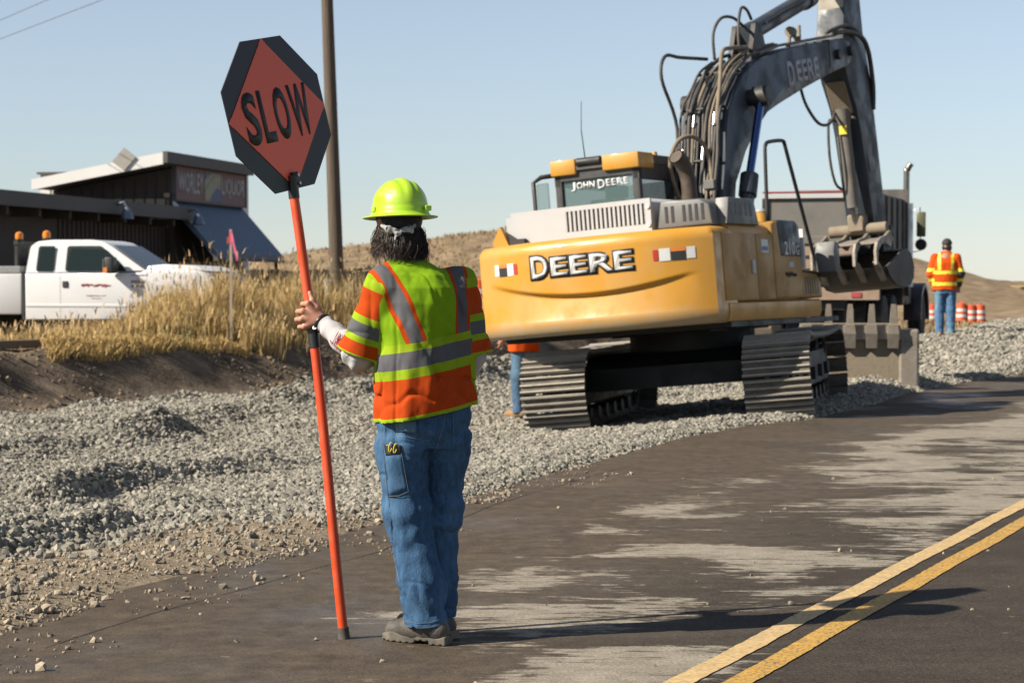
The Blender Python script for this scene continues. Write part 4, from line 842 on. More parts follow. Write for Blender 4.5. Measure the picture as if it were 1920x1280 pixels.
# ================================================================== DUMP TRUCK
def wheel(M, r, w, parent, hub=None, name='wheel'):
    b = MB(); prof = [(r * .55, -w / 2), (r * .8, -w / 2), (r * .95, -w * .46), (r, -w * .36), (r, w * .36), (r * .95, w * .46), (r * .8, w / 2), (r * .55, w / 2)]
    b.lathe(prof, 28, M); o = b.build(name, mat('tyre_rubber', (.022, .021, .02), .85, var=.25, vscale=8, dirt=(.16, .13, .1), dscale=6, damt=.5), parent, angle=40)
    b = MB(); b.lathe([(.02, -w * .3), (r * .3, -w * .3), (r * .5, -w * .42), (r * .56, -w * .42), (r * .56, w * .42), (r * .5, w * .42), (r * .3, w * .3), (.02, w * .3)], 24, M); b.build('rim', hub or silver, o, angle=40)
    return o
def dump_truck():
    yaw = R(18); p = Vector((6.2, 42.7, .12))
    M = Matrix.Translation(p) @ Matrix.Rotation(R(90) - yaw, 4, 'Z')
    t = thing('dump_truck', 'dump truck with grey tailgate and red body rim parked beyond the excavator bucket', 'truck', M)
    mar = mat('maroon_paint', (.04, .022, .028), .35, var=.1, dirt=(.12, .1, .08), damt=.3); red = mat('red_paint', (.42, .04, .045), .5, var=.12, dirt=(.25, .15, .12), damt=.35)
    tg = mat('tailgate_grey', (.15, .145, .135), .65, var=.15, vscale=2, dirt=(.25, .2, .14), dscale=1.6, damt=.5); rust = mat('rusty_tailgate', (.33, .22, .15), .8, var=.25, vscale=4, dirt=(.3, .27, .22), dscale=4, damt=.7)
    bgrey = mat('body_grey', (.1, .095, .09), .6, var=.15, dirt=DUST, damt=.5)
    b = MB(); b.prism([(-1.1, 1.2), (-1.1, 3.08), (-1.05, 3.08), (-1.0, 1.3), (1.0, 1.3), (1.05, 3.08), (1.1, 3.08), (1.1, 1.2)], .06, 3.9, 0); b.box((3.84, -1.2, 1.2), (3.92, 1.2, 3.3)); body = b.build('dump_body', bgrey, t)
    for k in range(5):
        for s_ in (-1, 1):
            b = MB(); x_ = .3 + k * .82; b.box((x_, s_ * 1.1, 1.25), (x_ + .1, s_ * 1.15, 3.05)); b.build('body_rib', bgrey, body)
    b = MB(); b.box((-.02, -1.2, 1.95), (.05, 1.2, 3.0)); gate = b.build('tailgate', tg, t)
    for y_ in (-1.2, 1.1): b = MB(); b.box((-.08, y_, 1.25), (-.02, y_ + .1, 3.05)); b.build('gate_post', black, gate)
    b = MB(); b.box((-.09, -1.2, 2.98), (.0, 1.2, 3.07)); b.build('gate_rail', silver, gate)
    b = MB(); b.box((-.08, -1.2, 3.085), (.1, 1.2, 3.12), None, .015); b.build('body_rim', red, body)
    b = MB(); b.box((-.1, -1.1, 2.06), (-.02, 1.1, 2.22), None, .015); b.build('gate_rail', tg, gate)
    for k, z_ in enumerate((1.84, 1.58, 1.3)):
        b = MB(); b.box((-.05, -1.14, z_ - .02), (.05, 1.14, z_ + .22), None, .015); b.build('apron_plank', rust, gate)
        b = MB(); b.box((-.075, -1.14, z_ - .05), (.05, 1.14, z_ - .025)); b.build('apron_gap', black, gate)
    b = MB(); b.box((-.06, -1.15, .95), (.1, 1.15, 1.2)); b.build('bumper_bar', rust, t)
    for y_ in (-.7, .7): b = MB(); b.box((-.08, y_ - .1, 1.0), (-.055, y_ + .1, 1.1)); b.build('tail_lamp', red, t)
    b = MB(); b.box((.1, -.45, .75), (7.0, .45, 1.0)); b.box((.5, -.15, .4), (2.9, .15, .75)); b.build('chassis', black, t)
    for x_ in (.95, 2.3):
        for y_ in (-1.0, -.68, .68, 1.0): wheel(Matrix.Translation((x_, y_, .52)) @ Matrix.Rotation(R(90), 4, 'X'), .52, .27, t)
    for y_ in (-1.05, 1.05):
        wheel(Matrix.Translation((6.5, y_, .52)) @ Matrix.Rotation(R(90), 4, 'X'), .52, .3, t)
        b = MB(); s_ = 1 if y_ > 0 else -1
        outer = [(6.5 + .78 * math.cos(a), .55 + .74 * math.sin(a)) for a in np.linspace(R(-8), R(188), 16)]; inner = [(6.5 + .64 * math.cos(a), .55 + .62 * math.sin(a)) for a in np.linspace(R(188), R(-8), 16)]
        b.prism(outer + inner, y_ - .2, y_ + .2, 1, None, .02); b.build('front_fender', mar, t, angle=40)
    b = MB(); b.prism([(5.3, .85), (7.45, .85), (7.5, 1.0), (7.45, 1.6), (7.2, 1.7), (5.4, 1.85), (5.3, 1.8)], -.72, .72, 1, None, .06, 3); b.build('bonnet', mar, t, angle=40)
    b = MB(); b.prism([(4.15, .8), (5.55, .8), (5.5, 1.8), (5.2, 2.75), (5.05, 2.85), (4.2, 2.85), (4.15, 2.7)], -1.05, 1.05, 1, None, .05, 3); cab_ = b.build('cab', mar, t, angle=40)
    gl = glass('truck_glass', (.05, .07, .08), .05, .9)
    b = MB(); b.prism([(4.5, 1.85), (5.42, 1.85), (5.18, 2.6), (4.5, 2.6)], -1.056, -1.052, 1); b.build('side_window', gl, cab_); b = MB(); b.box((4.143, -.6, 1.9), (4.148, .6, 2.6)); b.build('rear_window', gl, cab_)
    b = MB(); b.tube(smooth_path([(4.0, -1.14, 1.0), (4.0, -1.14, 3.5), (4.0, -1.16, 3.72), (4.0, -1.24, 3.86)], 5), .065, 12); b.build('exhaust_stack', mat('stack_metal', (.3, .28, .25), .35, metal=.9, var=.15), t, smooth=True)
    b = MB(); b.tube([(3.98, -1.18, 1.2), (3.98, -1.18, 3.0)], .11, 14); b.build('stack_shield', mat('stack_shield', (.72, .78, .8), .3, metal=.6, var=.1, dirt=(.4, .36, .3), damt=.4), t, angle=40)
    b = MB(); b.tube([(5.1, -1.05, 2.85), (5.05, -1.3, 2.95), (5.05, -1.32, 2.0), (5.1, -1.05, 1.95)], .014, 6); b.build('mirror_arm', chrome, t)
    b = MB(); b.box((4.98, -1.43, 2.3), (5.06, -1.23, 2.85), None, .03, 2); b.build('mirror', mat('mirror_back', (.13, .13, .07), .4), t, angle=40); b = MB(); b.lathe([(.01, -.04), (.1, -.04), (.13, 0), (.1, .04), (.01, .04)], 18, Matrix.Translation((5.0, -1.33, 2.13)) @ Matrix.Rotation(R(90), 4, 'Y')); b.build('spot_mirror', black, t, angle=40)
    b = MB(); b.cyl((5.6, -.95, 1.3), (5.6, -.95, 1.62), .09, n=12); b.build('air_cleaner', mat('dull_red', (.1, .03, .03), .6), t, angle=40)
dump_truck()
# ================================================================== PICKUP
def pickup():
    a = R(10); p = Vector((-8.82, 40.5, .22))
    M = Matrix.Translation(p) @ Matrix.Rotation(-a, 4, 'Z')                # local +x = nose, to the right of the picture
    t = thing('pickup_truck', 'white extended cab pickup with amber beacons behind the dry grass', 'pickup', M)
    wp = mat('white_paint', (.78, .79, .8), .3, var=.03, vscale=2, dirt=(.5, .46, .4), dscale=1.2, damt=.2, coat=.3); gl = glass('pickup_glass', (.012, .02, .02), .08, .96); gl.node_tree.nodes['Principled BSDF'].inputs['Specular IOR Level'].default_value = .18; blk = black
    W = .98
    b = MB(); b.prism([(-.05, .5), (-.05, 1.36), (2.2, 1.38), (2.32, 1.44), (3.25, 1.42), (3.5, 1.36), (3.6, 1.2), (3.62, .8), (3.55, .5), (3.15, .5)] + [(2.72 + .47 * math.cos(q), .5 + .47 * math.sin(q)) for q in np.linspace(0, math.pi, 14)] + [(2.2, .5)], -W, W, 1, None, .05, 3); body = b.build('lower_body', wp, t, angle=40)
    b = MB(); b.prism([(2.25, 1.4), (2.3, 1.5), (2.6, 1.53), (3.2, 1.5), (3.5, 1.4)], -W + .12, W - .12, 1, None, .05, 3); b.build('bonnet', wp, t, angle=40)
    # greenhouse: tapered
    lo = [(-.02, 1.36), (2.25, 1.4)]; b = MB()
    P_ = [[(-.04, s * W * .98, 1.35), (.02, s * .86, 1.86), (.12, s * .8, 1.95), (.4, s * .78, 1.985), (1.2, s * .78, 1.985), (1.42, s * .79, 1.95), (1.55, s * .8, 1.88), (2.3, s * W * .95, 1.4)] for s in (-1, 1)]
    b.grid(P_); 
    for row, fl in ((b.bm.verts[:][:8] if False else None, 0),): pass
    b.bm.verts.ensure_lookup_table(); vs = list(b.bm.verts); b.bm.faces.new(vs[:8]); b.bm.faces.new(vs[8:][::-1]); b.bm.faces.new((vs[0], vs[7], vs[15], vs[8]))
    bmesh.ops.recalc_face_normals(b.bm, faces=b.bm.faces); rr = bmesh.ops.bevel(b.bm, geom=list(b.bm.edges), offset=.02, segments=2, affect='EDGES'); gh = b.build('cab_shell', wp, t, angle=35)
    def sidew(x, z, out=.012):
        u = (z - 1.35) / .51; return (x, -(W * .98 + (.86 - W * .98) * u) - out, z)
    def pane(name, pts, m, par, out=.012, rnd_=.05):
        q = []
        n = len(pts)
        for i in range(n):
            a_, c_, d_ = Vector(pts[i - 1]), Vector(pts[i]), Vector(pts[(i + 1) % n]); r0 = min(rnd_, (a_ - c_).length / 2.2, (d_ - c_).length / 2.2)
            u0, u1 = c_ + (a_ - c_).normalized() * r0, c_ + (d_ - c_).normalized() * r0
            for k in range(4): s = k / 3; q.append(u0 * (1 - s) ** 2 + c_ * 2 * s * (1 - s) + u1 * s * s)
        b = MB(); b.quad([sidew(v.x, v.y, out) for v in q]); return b.build(name, m, par)
    pane('rear_side_window', [(.17, 1.4), (.52, 1.4), (.53, 1.87), (.2, 1.87)], gl, gh); pane('side_window', [(.74, 1.4), (1.95, 1.4), (1.75, 1.6), (1.42, 1.87), (.76, 1.87)], gl, gh)
    b = MB(); q = [(1.6, -.74, 1.87), (2.26, -.88, 1.44), (2.26, .88, 1.44), (1.6, .74, 1.87)]; n_ = Vector((.5, 0, .86)).normalized() * .018; b.quad([Vector(v) + n_ for v in q]); b.build('windscreen', gl, gh)
    for y_ in (-1,):
        b = MB(); b.box((.655, -W - .002, .55), (.66, -W + .01, 1.36)); b.build('door_gap', mat('panel_gap', (.2, .2, .2), .6), body)
        b = MB(); b.box((.7, -W - .02, 1.1), (.81, -W + .01, 1.22), None, .012); b.build('door_handle', blk, body)
        b = MB(); b.box((-.09, -W - .003, .5), (-.05, W, 1.36)); b.build('bed_gap', blk, body)
        b = MB(); scribble(b, frame((1.35, -W - .002, 1.14), (1, 0, -.03), (0, 0, 1)), .58, .07, 17, 3); scribble(b, frame((1.35, -W - .002, .95), (1, 0, 0), (0, 0, 1)), .38, .03, 16, 5, .002); scribble(b, frame((1.36, -W - .002, .9), (1, 0, 0), (0, 0, 1)), .2, .025, 9, 6, .002); b.build('door_lettering', redm, body)
        b = MB(); scribble(b, frame((2.18, -W - .002, 1.33), (1, 0, 0), (0, 0, 1)), .3, .035, 8, 7); b.build('fender_lettering', redm, body)
        b = MB(); b.box((2.02, -W - .008, 1.18), (2.3, -W + .01, 1.24), None, .01); b.box((2.02, -W - .008, 1.1), (2.26, -W + .01, 1.15), None, .01); b.build('fender_vent', mat('badge_grey', (.25, .27, .3), .4), body)
        b = MB(); b.box((1.62, -W - .3, 1.36), (1.78, -W - .04, 1.66), None, .03, 2); mr_ = b.build('towing_mirror', blk, t, angle=40); b = MB(); b.box((1.585, -W - .29, 1.42), (1.61, -W - .14, 1.62), None, .01); b.build('mirror_glass', chrome, mr_); b = MB(); b.box((1.6, -W - .308, 1.37), (1.68, -W - .295, 1.47)); b.build('mirror_lamp', oram, mr_)
    b = MB(); b.box((3.5, -.95, 1.05), (3.63, -.65, 1.3), None, .03, 2); b.build('headlight', silver, t, angle=40); b = MB(); b.box((3.5, .65, 1.05), (3.63, .95, 1.3), None, .03, 2); b.build('headlight', silver, t, angle=40)
    b = MB(); b.box((3.56, -.62, .85), (3.64, .62, 1.32), None, .02); b.build('radiator_grille', midgrey, t); b = MB(); b.box((3.5, -.97, .5), (3.75, .97, .78), None, .05, 2); b.build('bumper', chrome, t, angle=40)
    b = MB(); b.box((-2.2, -W, .6), (-.1, W, 1.36), None, .04, 2); b.build('bed', wp, t, angle=40); b = MB(); b.box((-.75, -W + .02, 1.365), (-.12, W - .02, 1.5), None, .02); b.build('tool_chest', mat('tread_plate', (.45, .45, .45), .4, metal=.7, var=.2, vscale=20), t)
    b = MB()
    for y_ in (-.8, .8): b.box((-.3, y_ - .03, 1.36), (-.24, y_ + .03, 2.0))
    b.box((-.31, -.85, 1.9), (-.23, .85, 1.96)); b.box((-.29, -.8, 1.38), (-.26, .8, 1.9)) ; b.build('headache_rack', blk, t)
    for x_, y_ in ((-.26, -.7), (.22, -.55)):
        b = MB(); z_ = 1.96 if x_ < 0 else 1.985; b.cyl((x_, y_, z_), (x_, y_, z_ + .04), .075, n=14); be = b.build('beacon_base', blk, t, angle=40); b = MB(); b.lathe([(.07, 0), (.075, .05), (.065, .11), (.03, .135), (.005, .14)], 16, Matrix.Translation((x_, y_, z_ + .042))); b.build('beacon_lens', mat('amber_lens', (.85, .26, .02), .25, var=.05), be, angle=40)
    b = MB(); b.box((-.02, -W - .012, .74), (2.15, -W + .01, .8), None, .01); b.build('door_moulding', wp, body)
    for x_ in (2.72, -1.2):
        for s_ in (-1, 1): wheel(Matrix.Translation((x_, s_ * .84, .4)) @ Matrix.Rotation(R(90), 4, 'X'), .4, .27, t)
pickup()
# ================================================================== LIQUOR STORE
def store():
    d = R(12); M = Matrix.Translation((-11.0, 69., 0)) @ Matrix.Rotation(R(90) - d, 4, 'Z')   # +x recedes along the front, +y away from the road
    t = thing('liquor_store', 'dark sided liquor store with faded sign, blue awning and low shed wing', 'building', M)
    dkw = mat('dark_siding', (.06, .048, .04), .8, var=.15, vscale=2); tan = mat('tan_siding', (.36, .29, .21), .8, var=.12, vscale=2); fas = mat('grey_fascia', (.085, .083, .085), .7, var=.1, vscale=2); wh = mat('white_cladding', (.8, .79, .76), .6, var=.06, vscale=1.5)
    blu = mat('blue_awning', (.06, .115, .2), .55, var=.08, vscale=.8)
    b = MB(); b.prism([(0, 0), (0, 5.1), (4.1, 4.4), (4.1, 0)], 0, 6.9, 0); w = b.build('wall', dkw, t)
    b = MB(); b.box((-.012, .1, 3.2), (0, 3.0, 4.12)); b.build('lower_wall_sunlit_strip', tan, w)  # sunlit wall strip below the overhang's shade, put in as tan colour
    for k in range(11):
        b = MB(); b.box((-.035, .15 + k * .37, 3.2), (-.012 if k < 8 else .0, .2 + k * .37, 4.95 - k * .063)); b.build('siding_batten', dkw, w)
    # main roof with deep white rake edge
    b = MB(); b.prism([(-.25, 5.2), (-.25, 5.5), (4.15, 4.69), (4.15, 4.42)], -1.3, 6.9, 0); rf = b.build('roof', fas, t)
    b = MB(); b.prism([(-.27, 5.16), (-.27, 5.53), (4.2, 4.715), (4.2, 4.38)], -1.42, -1.301, 0); b.build('rake_board', wh, rf)
    b = MB(); b.prism([(.62, 5.38), (1.02, 4.95), (1.42, 5.25), (1.02, 5.68)], -1.48, -1.43, 0); b.build('diamond_ornament', mat('ornament_grey', (.36, .34, .31), .7), rf)
    b = MB(); b.box((-1.42, -.42, 5.2), (6.95, -.255, 5.56)); b.build('front_fascia', fas, rf)
    # sign board
    sgm = mat('sign_board', (.22, .12, .125), .7, var=.15, vscale=1.5, dirt=(.3, .28, .28), dscale=1.2, damt=.4)
    b = MB(); b.box((.05, -.14, 4.08), (6.85, -.01, 5.17)); sg = b.build('sign_board', sgm, t)
    b = MB()
    for z_ in (4.05, 5.17): b.box((.0, -.17, z_), (6.9, -.01, z_ + .05))
    b.box((-.02, -.17, 4.05), (.05, -.01, 5.2)); b.box((6.85, -.17, 4.05), (6.92, -.01, 5.2)); b.build('sign_frame', fas, sg)
    lt = mat('faded_letters', (.42, .44, .46), .7, var=.2, vscale=3)
    b = MB(); b.mesh(text_mesh('WORLEY', 2.35, .72, .03, .004), frame((1.4, -.147, 4.68), (1, 0, 0), (0, 0, 1))); b.build('sign_lettering', lt, sg); b = MB(); b.mesh(text_mesh('LIQUOR', 2.4, .72, .03, .004), frame((5.55, -.147, 4.66), (1, 0, 0), (0, 0, 1))); b.build('sign_lettering', lt, sg)
    b = MB(); b.box((2.7, -.147, 4.15), (4.25, -.141, 5.1)); b.build('sign_picture', mat('picture_green', (.32, .34, .27), .7, var=.2), sg)
    for pts, c, nm in (([(2.7, 4.85), (3.3, 5.1), (2.7, 5.1)], (.13, .16, .26), 'picture_sky'), ([(3.2, 4.15), (4.25, 4.15), (4.25, 4.55), (3.9, 4.62), (3.5, 4.42)], (.12, .15, .3), 'picture_lake'), ([(2.7, 4.5), (3.1, 4.75), (3.6, 5.0), (4.25, 5.05), (4.25, 4.8), (3.5, 4.6), (3.0, 4.2), (2.7, 4.2)], (.36, .37, .25), 'picture_hill')):
        b = MB(); b.prism(pts, -.153 - .001 * len(pts), -.148, 1); b.build(nm, mat(nm, c, .7, var=.15), sg)
    # awning
    b = MB(); b.prism([(-.02, 4.02), (-1.5, 2.36), (-1.5, 2.2), (-1.42, 2.2), (-.02, 3.85)], .15, 6.9, 0); aw = b.build('awning', blu, t)
    b = MB(); b.prism([(-.02, 4.06), (-1.52, 2.38), (-1.52, 2.18), (-.0, 3.8)], .05, .149, 0); b.build('awning_edge', mat('awning_trim', (.14, .2, .28), .6, var=.3, vscale=1.2), aw)
    b = MB(); b.prism([(-.04, 4.1), (-.66, 3.42), (-.66, 3.3), (-.02, 3.96)], .03, .048, 0); b.build('awning_flashing', wh, aw)
    b = MB(); b.box((.1, -1.53, 2.12), (6.95, -1.4, 2.21)); b.build('awning_valance', fas, aw)
    for x_ in (.6, 6.6): b = MB(); b.box((x_, -1.4, .1), (x_ + .12, -1.28, 2.2)); b.build('awning_post', fas, aw)
    b = MB(); b.box((.5, -.05, 0), (3.8, -.0, 2.1)); b.build('shop_window', glass('shop_glass', (.03, .04, .05), .05, .9), w); b = MB(); b.box((4.2, -.06, 0), (6.8, -.0, 2.15)); b.build('entrance_panel', tan, w)
    for k in range(4): b = MB(); b.box((.5 + k * 1.08, -.09, 0), (.56 + k * 1.08, -.051, 2.1)); b.build('window_mullion', fas, w)
    # white clad block behind
    b = MB(); b.box((7.4, .25, 0), (8.3, 7.9, 5.35)); wb = b.build('rear_block', wh, t)
    for k in range(19): b = MB(); b.box((7.37, .3 + k * .4, 3.2), (7.4, .33 + k * .4, 5.3)); b.build('cladding_seam', mat('seam', (.45, .44, .42), .7), wb)
    b = MB(); b.box((7.3, .15, 5.35), (8.4, 8.0, 5.43)); b.build('parapet_cap', fas, wb)
    # low wing
    b = MB(); b.box((-16, .2, 0), (-.05, 8, 3.4)); lw = b.build('wing_wall', dkw, t)
    for k in range(26): b = MB(); b.box((-8.4 + k * .32, .16, 0), (-8.35 + k * .32, .2, 3.3)); b.build('siding_batten', dkw, lw)
    b = MB(); b.prism([(-.75, 3.42), (-.75, 3.82), (8.2, 4.2), (8.2, 3.8)], -16.2, -.02 if False else -1.5, 0); lr = b.build('wing_roof', fas, t)
    b = MB(); b.prism([(-.75, 3.42), (-.75, 3.82), (-.02, 3.88), (-.02, 3.48)], -1.5, .0, 0); b.build('wing_roof_end', fas, lr)
    for k in range(8): b = MB(); b.box((-15.4 + k * 2, -.6, 3.2), (-15.25 + k * 2, .2, 3.42)); b.build('rafter_tail', dkw, lr)
    for x_ in (-6.3, -.35):
        b = MB(); b.tube([(x_, -.75, 3.7), (x_, -.95, 3.78), (x_, -1.05, 3.6)], .04, 8); b.lathe([(.05, 0), (.12, -.06), (.2, -.34), (.17, -.36), (.02, -.36)], 14, Matrix.Translation((x_, -1.05, 3.62))); b.build('wall_lamp', mat('lamp_metal', (.2, .24, .3), .4, metal=.5), lr, angle=40)
    b = MB(); b.cyl((-.1, .12, 4.15), (-.1, .12, 4.3), .1, n=12); b.build('flood_lamp', tan, w)
store()
# ================================================================== POLE, WIRES AND SMALL THINGS
def pole():
    b0 = pxw(636, 560, 40.); b0.z = float(gz(b0.x, b0.y)) - .2; top = pxw(606, -210, 40.)
    t = thing('utility_pole', 'tall weathered wooden utility pole leaning slightly left behind the flagger', 'utility pole', Matrix.Translation(b0))
    wood = mat('weathered_pole', (.12, .088, .06), .85, var=.35, vscale=2, stretch=(14, 14, .7), bump=.5, bscale=6)
    b = MB(); v = top - b0; b.tube([v * (k / 14) for k in range(15)], [.14 - .04 * k / 14 for k in range(15)], 18); b.build('pole_shaft', wood, t, smooth=True)
    b = MB(); b.box((-1.2, -.06, -.07), (1.2, .06, .07), Matrix.Translation(v * .97) @ Matrix.Rotation(R(70), 4, 'Z')); b.build('crossarm', wood, t)
    b = MB(); b.tube([(-.2, -.1, .1), (-.205, -.1, .85), (-.21, -.1, 1.3)], .055, 10); b.build('cable_guard', mat('white_pvc', (.66, .66, .62), .5, var=.1), t, angle=40)
    b = MB(); b.box((.16, -.1, .75), (.3, .08, 1.2), None, .02); b.build('junction_box', mat('box_green', (.12, .16, .14), .6), t)
    return b0 + v
ptop = pole()
for k, (q, lb) in enumerate((((-2, 42), 'upper overhead wire running from the pole out of the left edge'), ((-2, 62), 'lower overhead wire running from the pole out of the left edge'))):
    e = pxw(q[0], q[1], 62.); e2 = e + (e - ptop) * .6; s0 = ptop + Vector((0, 0, .12 - .62 * k))
    b = MB(); b.tube([s0.lerp(e2, i / 24) - Vector((0, 0, .0 * math.sin(math.pi * i / 24))) for i in range(25)], .012, 6); o = b.build('overhead_wire', mat('wire', (.16, .2, .25), .6), None); tag(o, lb, 'wire', 'overhead wires')
def drum(p, label, s=1.):
    t = thing('traffic_drum', label, 'traffic drum', Matrix.Translation(p) @ Matrix.Rotation(random.random() * 6, 4, 'Z'), 'orange traffic drums')
    og = mat('drum_orange', (.75, .1, .018), .5, var=.1, vscale=4, dirt=DUST, damt=.25); wt = mat('drum_white', (.75, .73, .7), .5, var=.08)
    z = [0, .2, .36, .52, .68, .84, .95]; cs = [og, wt, og, wt, og, og]; r = [.3, .285, .275, .265, .255, .25, .24]
    b = MB(); b.lathe([(.36, 0), (.36, .07), (.3, .09)], 20); b.build('rubber_base', black, t, angle=40)
    b = MB(); b.lathe([(.3, .09)] + [(r[i] + (.0 if i % 2 else .006), .09 + z[i] * .95) for i in range(7)] + [(.2, 1.02), (.02, 1.03)], 20); b.build('drum_body', og, t, angle=40)
    for i in (1, 3): b = MB(); b.lathe([(r[i] + .006, .09 + z[i] * .95), (r[i + 1] + .008, .09 + z[i + 1] * .95)], 20); b.build('reflective_band', wt, t, angle=40)
    b = MB(); b.tube([(-.12, 0, 1.03), (-.1, 0, 1.1), (.1, 0, 1.1), (.12, 0, 1.03)], .02, 6); b.build('drum_handle', og, t)
for px_, py_, Yd, lb in ((1803, 606, 112, 'orange and white traffic drum nearest to the standing worker legs'), (1821, 606, 112, 'middle orange traffic drum of the three beyond the gravel heap'), (1838, 605, 112, 'rightmost orange traffic drum beyond the gravel heap'), (1748, 615, 112, 'orange traffic drum half hidden by the dump truck front wheel'), (899, 594, 63, 'red and white traffic drum left of the excavator counterweight')):
    p = pxw(px_, py_, Yd); p.z = float(gz(p.x, p.y)) - .02; drum(p, lb)
def hauler():
    p = pxw(1945, 560, 150.); p.z = pxw(1900, 575, 150).z - 1.5
    t = thing('haul_truck', 'yellow tan haul truck bed at the far right edge of the hillside', 'truck', Matrix.Translation(p) @ Matrix.Rotation(R(200), 4, 'Z'))
    hy = mat('dusty_hauler', (.45, .3, .12), .7, var=.15, dirt=DUST, damt=.6)
    b = MB(); b.prism([(-2.6, 1.5), (1.6, 1.3), (2.4, 2.9), (1.5, 3.0), (-2.4, 2.9)], -1.4, 1.4, 1, None, .05); b.build('dump_bed', hy, t); b = MB(); b.box((-4.6, -1.2, 1.0), (-2.8, 1.2, 2.9), None, .1, 2); b.build('cab', hy, t); b = MB(); b.box((-4.4, -.5, .7), (2, .5, 1.3)); b.build('chassis', black, t)
    for x_ in (-3.9, -.6, 1.0):
        for y_ in (-1.15, 1.15): wheel(Matrix.Translation((x_, y_, .75)) @ Matrix.Rotation(R(90), 4, 'X'), .75, .5, t)
hauler()
def stake():
    p = pxw(433, 545, 33.5); p.z = float(gz(p.x, p.y)) - .05
    t = thing('survey_stake', 'wooden survey stake with pink ribbon in front of the awning', 'stake', Matrix.Translation(p)); top = pxw(433, 430, 33.5).z - p.z
    b = MB(); b.box((-.02, -.008, 0), (.02, .008, top)); b.build('lath', mat('pale_wood', (.5, .4, .29), .8, var=.15), t)
    pk = mat('pink_ribbon', (.85, .16, .3), .6, var=.1)
    b = MB(); b.grid([[(.0, -.014, top - .06), (.03, -.014, top - .06)], [(.02, -.03, top - .2), (.055, -.03, top - .18)], [(.06, -.02, top - .36), (.09, -.03, top - .34)], [(.085, -.03, top - .5), (.12, -.02, top - .49)]]); b.grid([[(-.022, -.012, top - .03), (.022, -.012, top - .03)], [(-.022, -.012, top - .22), (.022, -.012, top - .22)]]); b.build('ribbon', pk, t)
    b = MB(); b.grid([[(-.02, -.013, top - .1), (-.02, -.013, top - .2)], [(-.06, -.02, top - .13), (-.055, -.02, top - .25)]]); b.build('ribbon', mat('orange_ribbon', (.85, .2, .06), .6), t)
stake()
def beam():
    a, c = pxw(-70, 668, 29.3), pxw(132, 655, 30.2); a.z = float(gz(a.x, a.y)) + .05; c.z = float(gz(c.x, c.y)) + .06
    b = MB(); L_ = (c - a).length; b.box((0, -.08, -.06), (L_, .08, .06), None, .012); o = b.build('timber_beam', mat('old_timber', (.2, .15, .105), .85, var=.3, vscale=3, stretch=(.7, 8, 8)), None)
    o.matrix_world = frame(a, c - a, (0, 1, 0)); tag(o, 'weathered timber beam lying on the lip of the cut bank', 'beam')
beam()
# ================================================================== PEOPLE
skin = mat('skin', (.55, .27, .18), .5, var=.08, vscale=30, spec=.4); skin.node_tree.nodes['Principled BSDF'].inputs['Subsurface Weight'].default_value = .08
skin.node_tree.nodes['Principled BSDF'].inputs['Subsurface Radius'].default_value = (.01, .004, .002)
def fab(name, col, var=.08, vs=20, bump=.25, bs=500, rough=.9): return mat(name, col, rough, var=var, vscale=vs, bump=bump, bscale=bs, spec=.15)
lime = fab('lime_mesh', (.3, .56, .013)); orange = fab('orange_fabric', (.78, .1, .008)); silverT = mat('reflective_tape', (.34, .35, .37), .42, metal=.35, var=.08, vscale=9); limeT = fab('lime_tape', (.66, .9, .03))
greyS = fab('grey_shirt', (.52, .51, .52), .06); hairm = mat('dark_hair', (.04, .022, .014), .45, var=.4, vscale=40)
def denim(name, col):
    m = mat(name, col, .9, var=.42, vscale=60, bump=.35, bscale=260, spec=.12, dirt=tuple(min(.5, c * 2.4 + .02) for c in col), dscale=5, damt=.5, stretch=(1, 1, .45)); return m
jean = denim('denim', (.05, .115, .22)); bootm = mat('work_boot', (.06, .052, .042), .65, var=.25, vscale=12, dirt=(.25, .21, .15), dscale=10, damt=.6, bump=.2, bscale=60)
def ell(X, Y, Z, z, cx, cy, a, b, p=2.05):
    """lofted super-ellipse column: arrays over z"""
    zc = np.clip(Z, z[0], z[-1]); CX, CY, A, B = (np.interp(zc, z, q) for q in (cx, cy, a, b))
    u = np.abs((X - CX) / A) ** p + np.abs((Y - CY) / B) ** p; d = (u ** (1 / p) - 1) * np.minimum(A, B)
    return np.maximum(d, np.maximum(z[0] - Z, Z - z[-1]))
def part(name, fn, lo, hi, h, m, parent, mi=None):
    V, Q = nets(fn, lo, hi, h); k = None
    if mi is not None:
        c = V[Q].mean(1); k = mi(c[:, 0], c[:, 1], c[:, 2])
    return arrmesh(name, V, Q, m, parent, True, k)
def folds(X, Y, Z, amp, s=(9, 9, 9), seed=0.): return amp * (vnoise(X * s[0] + seed, Y * s[1] + 3.1 + seed, Z * s[2] + 7.7) + .5 * vnoise(X * s[0] * 2.1 + 5, Y * s[1] * 2.1 + seed, Z * s[2] * 2.1))
def crease(X, Y, Z, s, seed=0.): return np.maximum(0, 1 - np.abs(vnoise(X * s + seed * 3.3, Y * s + seed, Z * s + 1.7 * seed)) * 4.) ** 1.5
def lp(a, b, t): return tuple(x + (y - x) * t for x, y in zip(a, b))

